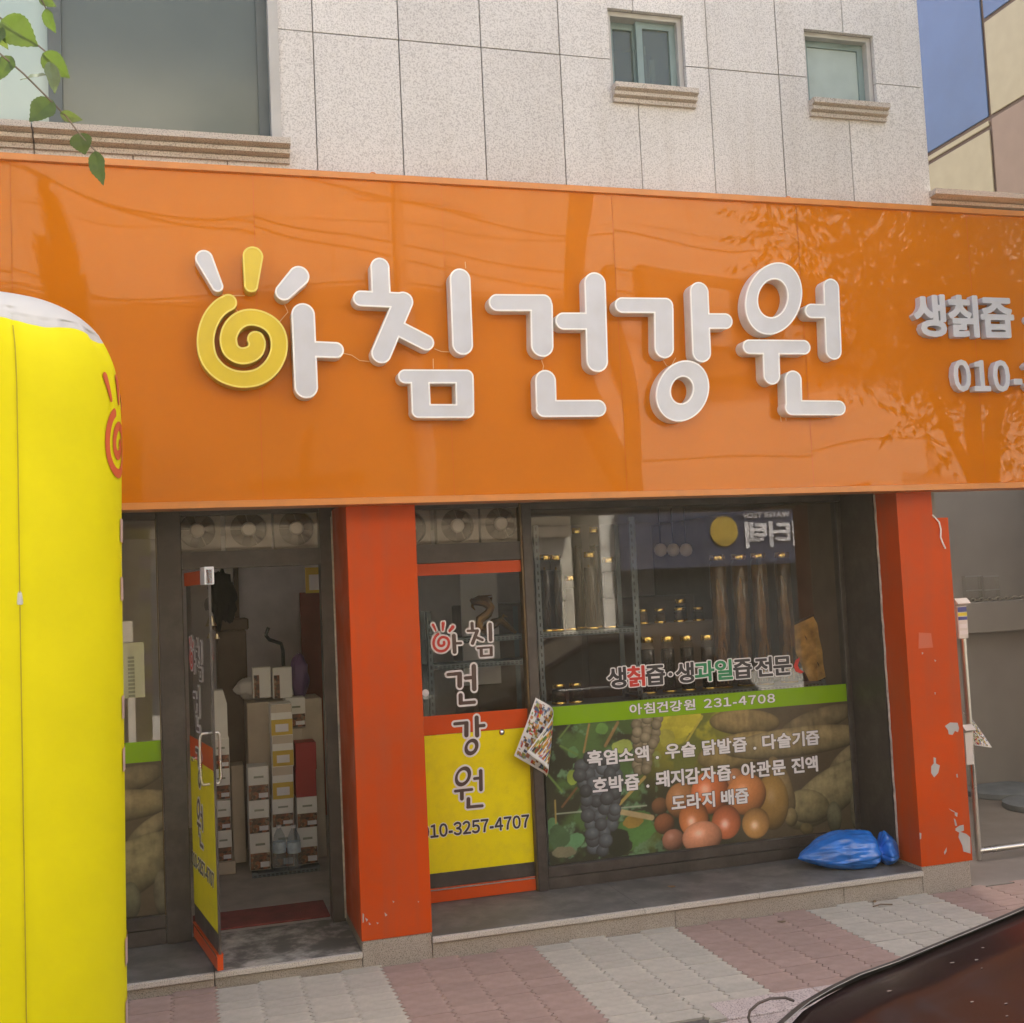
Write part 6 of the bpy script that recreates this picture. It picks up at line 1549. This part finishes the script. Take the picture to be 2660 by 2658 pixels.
def tree(base, label, crowns, n_leaf, seed, limbs, leaf=0.085):
    r = random.Random(seed); e = empty('street_tree', base, 0, label, 'tree')
    t = MB(); t.tube([(0, 0, 0), (0.02, 0.01, 1.0), (-0.02, 0.03, 2.2), (0.03, 0, 3.4)], [0.15, 0.12, 0.10, 0.075], 12)
    t.build('trunk', M['bark'], e, True)
    for l in limbs:
        q = MB(); q.tube(l, list(np.linspace(0.06, 0.012, len(l))), 7); q.build('limb', M['bark'], e, True)
    vs = []; fs = []
    tw = MB()
    for c, rad in crowns:
        C = Vector(c)
        for _ in range(int(n_leaf * rad[0] * rad[1] * rad[2] / sum(k[1][0] * k[1][1] * k[1][2] for k in crowns) / 9)):
            d = Vector((r.gauss(0, 1), r.gauss(0, 1), r.gauss(0, 1))).normalized() * (r.random() ** 0.45)
            p = C + Vector((d.x * rad[0], d.y * rad[1], d.z * rad[2]))
            ax = Vector((r.uniform(-1, 1), r.uniform(-1, 1), r.uniform(-0.9, 0.1))).normalized()
            q_ = CM @ (np.array(Vector(base) + p) - CP)
            if q_[2] > 0.2 and -200 < CF * q_[0] / q_[2] + 1330 < 2960 and CF * q_[1] / q_[2] + 1329 > -200: continue
            for k in range(9):                       # a spray of leaves
                q = p + ax * (k * 0.05) + Vector((r.uniform(-.03, .03), r.uniform(-.03, .03), r.uniform(-.03, .03)))
                f = (ax + Vector((r.uniform(-1, 1), r.uniform(-1, 1), r.uniform(-1, .4)))).normalized(); s = f.cross(Vector((r.uniform(-1, 1), r.uniform(-1, 1), 1))).normalized(); L_ = leaf * r.uniform(0.7, 1.25)
                b = len(vs); vs += [q, q + f * L_ * 0.35 + s * L_ * 0.27, q + f * L_, q + f * L_ * 0.35 - s * L_ * 0.27]; fs.append((b, b + 1, b + 2, b + 3))
    me = bpy.data.meshes.new('crown'); me.from_pydata([tuple(v) for v in vs], [], fs); me.update(); link('crown', me, e, [M['crown_leaf']]); return e
T1 = (-3.5, -2.3, 0.0)
t1 = tree(T1, 'leafy street tree whose drooping twig hangs before the upper window', [((-0.6, 0.1, 4.6), (1.5, 1.6, 1.2)), ((0.5, -0.6, 5.1), (1.3, 1.4, 1.0)), ((0.2, 0.4, 5.8), (1.2, 1.2, 0.9))], 9000, 11,
          [[(0, 0, 2.6), (-0.5, 0.3, 3.6), (-0.9, 0.5, 4.6)], [(0, 0, 2.9), (0.5, -0.5, 3.9), (1.0, -0.9, 4.9), (1.6, -1.2, 5.2)], [(0, 0, 3.2), (0.2, 0.3, 4.5), (0.2, 0.4, 5.8)]])
t2 = tree((6.6, -2.15, -0.1), 'leafy street tree mirrored in the right end of the glossy sign', [((-0.6, 0.1, 5.3), (1.5, 1.2, 1.4)), ((0.3, -0.3, 4.6), (1.4, 1.2, 1.0)), ((0.0, 0.2, 6.3), (1.4, 1.3, 0.9)), ((-1.0, 0.0, 4.0), (0.4, 0.4, 0.5)), ((-0.2, 0.1, 3.6), (0.5, 0.5, 0.6)), ((0.5, 0.1, 3.3), (0.6, 0.6, 0.7))], 20000, 12,
          [[(0, 0, 2.6), (-0.5, 0.1, 3.8), (-1.0, 0.1, 5.0)], [(0, 0, 2.9), (0.4, -0.3, 3.9), (0.8, -0.5, 5.0)], [(0, 0, 3.2), (0.1, 0.2, 4.7), (0.0, 0.3, 6.2)]])
# the twig in front of the upper window
TY = -3.45
def zl1(x, y, dy=0.0): return at(x * 0.46608, y * 0.46608, TY + dy) - Vector(T1)
q = MB(); st0 = Vector((1.6, -1.2, 5.2))
q.tube([st0, zl1(-500, -150), zl1(-150, 170), zl1(0, 300), zl1(60, 350), zl1(130, 410), zl1(210, 490), zl1(300, 580), zl1(370, 650), zl1(430, 730), zl1(500, 810), zl1(545, 855)], [0.010, 0.006, 0.004] + [0.0022] * 9, 6); q.build('twig', M['bark'], t1, True)
q = MB(); q.tube([st0, zl1(-420, -260, 0.05), zl1(-60, 60, 0.03), zl1(60, 140, 0.03), zl1(190, 235, 0.03), zl1(250, 285, 0.03), zl1(300, 340, 0.03)], [0.008, 0.005, 0.003, 0.002, 0.002, 0.002, 0.0015], 6); q.build('twig', M['bark'], t1, True)
q = MB(); q.tube([st0, zl1(-200, -420, 0.06), zl1(180, -60, 0.03), zl1(235, 5, 0.03), zl1(262, 60, 0.03)], [0.008, 0.005, 0.002, 0.002, 0.0015], 6); q.build('twig', M['bark'], t1, True)
lmg = leaf_mesh('leaf', M['leaf_green']); lmp = leaf_mesh('leaf', M['leaf_pale'])
def hang_leaf(x0, y0, x1, y1, wide=1.0, pale=False, roll=0.3, dy=0.0):
    a = zl1(x0, y0, dy); b = zl1(x1, y1, dy); d = b - a; Ln = d.length; d.normalize()
    o = bpy.data.objects.new('leaf', lmp if pale else lmg); COL.objects.link(o); o.parent = t1
    n0 = Vector((0.05, -1, 0.25)); s = n0.cross(d).normalized(); nn = d.cross(s).normalized()
    R = Matrix((d, s, nn)).transposed().to_4x4() @ Matrix.Rotation(roll, 4, 'X')
    o.matrix_local = Matrix.Translation(a) @ R @ Matrix.Diagonal((Ln, Ln * wide, Ln, 1))
for a in ((5, 112, 205, 250, 1.25, False, 0.35, 0.02), (250, 52, 302, 182, 0.9, False, 0.9, 0.03), (215, -15, 312, 34, 1.0, False, 0.3, 0.03), (238, 296, 382, 432, 1.0, False, 0.5, 0.02), (275, 345, 312, 515, 0.8, True, -0.5, 0.0), (262, 420, 112, 432, 0.9, True, 0.7, 0.0),
          (297, 560, 160, 668, 1.35, False, 0.2, 0.0), (333, 633, 458, 672, 0.8, True, 0.9, 0.0), (438, 742, 472, 858, 1.5, False, 0.25, 0.0), (528, 843, 566, 1028, 0.85, False, 0.7, 0.0), (62, 312, -10, 440, 1.1, False, 0.3, 0.0), (10, 150, -60, 280, 1.2, False, 0.5, 0.02), (-20, 170, 40, 275, 0.8, True, 0.8, 0.03)):
    hang_leaf(*a)

# ------------------------------------------------------------------ the other side of the street (seen only as reflections)
OY = -15.0
mat('tile_beige', (0.60, 0.55, 0.45), 0.6, var=0.06, vscale=1.0, objrand=0.04)
mat('tile_grey', (0.42, 0.40, 0.37), 0.6, var=0.06, objrand=0.04)
mat('tile_white', (0.70, 0.66, 0.58), 0.6, var=0.05, objrand=0.04)
mat('opp_dark', (0.05, 0.05, 0.055), 0.4); mat('opp_glass', (0.03, 0.035, 0.04), 0.08); mat('opp_blue', (0.055, 0.06, 0.10), 0.4); mat('opp_brown', (0.19, 0.15, 0.10), 0.6); mat('opp_yellow', (0.5, 0.34, 0.05), 0.4)
def far_building(name_label, x0, x1, h, wallm, z_shop, wins, lines=1.2, sign=None):
    e = empty('far_building', (x0, OY, -0.1), 0, name_label, 'building'); w = x1 - x0
    g = MB(); g.box(0, w, -8, -0.03, 0, h); g.build('wall', M[wallm], e)
    nx_, nz_ = max(1, round(w / lines)), max(1, round((h - z_shop) / 1.3))
    holes = [(a, b, c, d) for a, b, c, d in wins]
    for i in range(nx_):
        for k in range(nz_):
            a, b = w * i / nx_ + 0.012, w * (i + 1) / nx_ - 0.012; c, d = z_shop + (h - z_shop) * k / nz_ + 0.012, z_shop + (h - z_shop) * (k + 1) / nz_ - 0.012
            p = MB(); p.box(a, b, -0.03, 0.0, c, d); p.build('cladding_panel', M[wallm], e)
    for a, b, c, d in wins:
        f = MB(); f.box(a, b, 0.001, 0.05, c, c + 0.06); f.box(a, b, 0.001, 0.05, d - 0.06, d); f.box(a, a + 0.06, 0.001, 0.05, c + 0.06, d - 0.06); f.box(b - 0.06, b, 0.001, 0.05, c + 0.06, d - 0.06); wf = f.build('window', M['white_frame'], e)
        p = MB(); p.box(a + 0.06, b - 0.06, 0.004, 0.01, c + 0.06, d - 0.06); p.build('pane', M['opp_glass'], wf)
    s = MB(); s.box(0.3, w - 0.3, 0.001, 0.06, 0.0, min(2.7, z_shop - 0.3)); s.build('shop_glass', M['opp_glass'], e)
    if sign:
        a, b, c, d, m = sign; q = MB(); q.bbox(a, b, 0.002, 0.22, c, d, 0.02); q.build('sign_board', M[m], e)
    return e
o1 = far_building('beige tiled building across the road mirrored in the left half of the sign', -9.0, 7.9, 12.0, 'tile_beige', 7.9, [(9.5, 11.0, 10.4, 11.6), (13.0, 14.4, 10.4, 11.6)], 1.3, None)
q = MB(); q.bbox(0.1, 16.8, 0.002, 0.25, 3.1, 7.75, 0.02); q.build('dark_cladding', M['opp_brown'], o1)
o2 = far_building('pale panelled building across the road mirrored right of the middle of the sign', 8.55, 19.6, 12.0, 'tile_white', 4.55, [], 1.75, None)
q = MB(); q.bbox(0.55, 11.0, 0.002, 0.3, 6.3, 8.5, 0.02); q.build('brown_fascia', M['opp_brown'], o2)
for k in range(4): q = MB(); q.bbox(1.4 + k * 2.5, 2.5 + k * 2.5, 0.302, 0.33, 6.9, 8.2, 0.01); q.build('fascia_panel', M['tile_beige'], o2)
far_building('grey building across the road beyond the pale one', 20.2, 34, 10.5, 'tile_grey', 4.0, [(1, 3, 5, 6.6), (5, 7, 5, 6.6)], 2.0, None)
far_building('grey building across the road to the left', -26, -10, 9.5, 'tile_grey', 4.0, [(8, 10, 5, 6.6), (12, 14, 5, 6.6)], 2.0, None)
# blue shop sign over there
c0, c1 = refl(2120, 1330, GY, OY + 0.35), refl(1640, 1470, GY, OY + 0.35)
xa, xb, za, zb_ = min(c0.x, c1.x), max(c0.x, c1.x), min(c0.z, c1.z), max(c0.z, c1.z)
bs = empty('blue_sign', (xa, OY + 0.1, za), 0, 'blue shop sign with white Korean letters and yellow disc across the road', 'sign'); wv, hv = xb - xa, zb_ - za
q = MB(); q.bbox(-0.2, wv + 0.3, -0.08, 0.16, -0.1, hv + 0.15, 0.02); q.build('board', M['opp_blue'], bs)
def opp_text(txt, x0, x1, z0, z1):
    """x0..x1 along the street; the sign faces the shop, so it reads towards smaller x"""
    for ch, (Ls,) in lettering(txt, (-x1, -x0, z0, z1), 0.03, 0.08, 0.3, (0.0,)):
        o = link('sign_letter', loops_mesh(Ls, 0.03, 'sign_letter', False), bs, [M['film_white']]); o.rotation_euler = (0, 0, math.pi); o.location = (0, 0.195, 0)
def rx(px, py): p = refl(px, py, GY, OY + 0.3); return p.x - xa, p.z - za
(xl, zlo_), (xh, zhi_) = rx(1938, 1424), rx(2052, 1352)
zlo_, zhi_ = min(zlo_, zhi_), max(zlo_, zhi_)
opp_text('워터텍', xl, xh + (xh - xl) * 0.54, zlo_, zhi_)
opp_text('WATER TECH', xl, xh, zhi_ + 0.08, zhi_ + 0.2)
xd, zd = rx(1882, 1380); q = MB(); q.lathe([(0.001, 0.03), (0.33, 0.03), (0.33, 0.0)], 32); o = q.build('sign_disc', M['opp_yellow'], bs); o.rotation_euler = (-math.pi / 2, 0, 0); o.location = (xd, 0.163, zd)
# street poles with cables, two slender conifers
for i, x in enumerate((3.6, 17.5)):
    e = empty('utility_pole', (x, -11.9, -0.1), 0, 'grey concrete utility pole across the road %s' % ('near the beige building' if i == 0 else 'near the pale building'), 'pole')
    q = MB(); q.lathe([(0.17, 0), (0.12, 9.5), (0.001, 9.5)], 14); q.build('shaft', M['concrete'], e, True); q = MB(); q.box(-0.9, 0.9, -0.05, 0.05, 8.6, 8.72); q.build('crossarm', M['steel'], e)
for i, (z, y, sag) in enumerate(((8.5, -11.8, 0.5), (7.7, -11.9, 0.4), (7.4, -11.85, 0.55), (6.4, -11.9, 0.3))):
    q = MB(); q.tube([(x, y, z - sag * (1 - ((x - 3.6) / 13.9 * 2 - 1) ** 2)) for x in np.linspace(-10, 30, 60)], 0.018, 5); tag(q.build('overhead_cable', M['black_plastic']), 'thin black overhead cable running along the far side of the road', 'cable', 'overhead cables')
def conifer(px, top_py, base_w, label):
    p = refl(px, top_py, SIGN_Y, -13.2); e = empty('conifer', (p.x, -13.2, -0.08), 0, label, 'tree'); H = p.z + 0.08; r = random.Random(px); q = MB(); q.tube([(0, 0, 0), (0, 0, H * 0.95)], [0.09, 0.01], 8); q.build('trunk', M['bark'], e)
    vs = []; fs = []
    for _ in range(5200):
        t = r.random() ** 0.7; z = 0.6 + (H - 0.6) * (1 - t) ; rad = base_w * (1 - (z / H)) ** 0.9 + 0.02; a = r.uniform(0, 6.283); d = rad * r.random() ** 0.4; c = Vector((d * math.cos(a), d * math.sin(a), z)); f = Vector((math.cos(a), math.sin(a), 0.6)).normalized(); s = f.cross(Vector((0, 0, 1))).normalized(); b = len(vs)
        vs += [c - s * 0.05, c + f * 0.2, c + s * 0.05]; fs.append((b, b + 1, b + 2))
    me = bpy.data.meshes.new('crown'); me.from_pydata([tuple(v) for v in vs], [], fs); link('crown', me, e, [M['crown_leaf']])
conifer(160, 470, 0.62, 'tall slender dark conifer across the road'); conifer(112, 600, 0.5, 'shorter slender dark conifer across the road beside the tall one')

# ------------------------------------------------------------------ thin haze volume added to imitate windscreen glare and lift the blacks
hz = MB(); hz.box(-95, 95, -75, 75, -1.25, 13.6); ho = link('haze', hz.mesh('haze'), None)
hm = bpy.data.materials.new('haze'); hm.use_nodes = True; hn = hm.node_tree.nodes; hl = hm.node_tree.links; hn.remove(hn['Principled BSDF'])
pv_ = hn.new('ShaderNodeVolumePrincipled'); pv_.inputs['Color'].default_value = (1.0, 0.88, 0.62, 1); pv_.inputs['Density'].default_value = 0.0017; pv_.inputs['Anisotropy'].default_value = 0.2
hl.new(pv_.outputs[0], hn['Material Output'].inputs['Volume']); ho.data.materials.append(hm); tag(ho, kind='stuff')
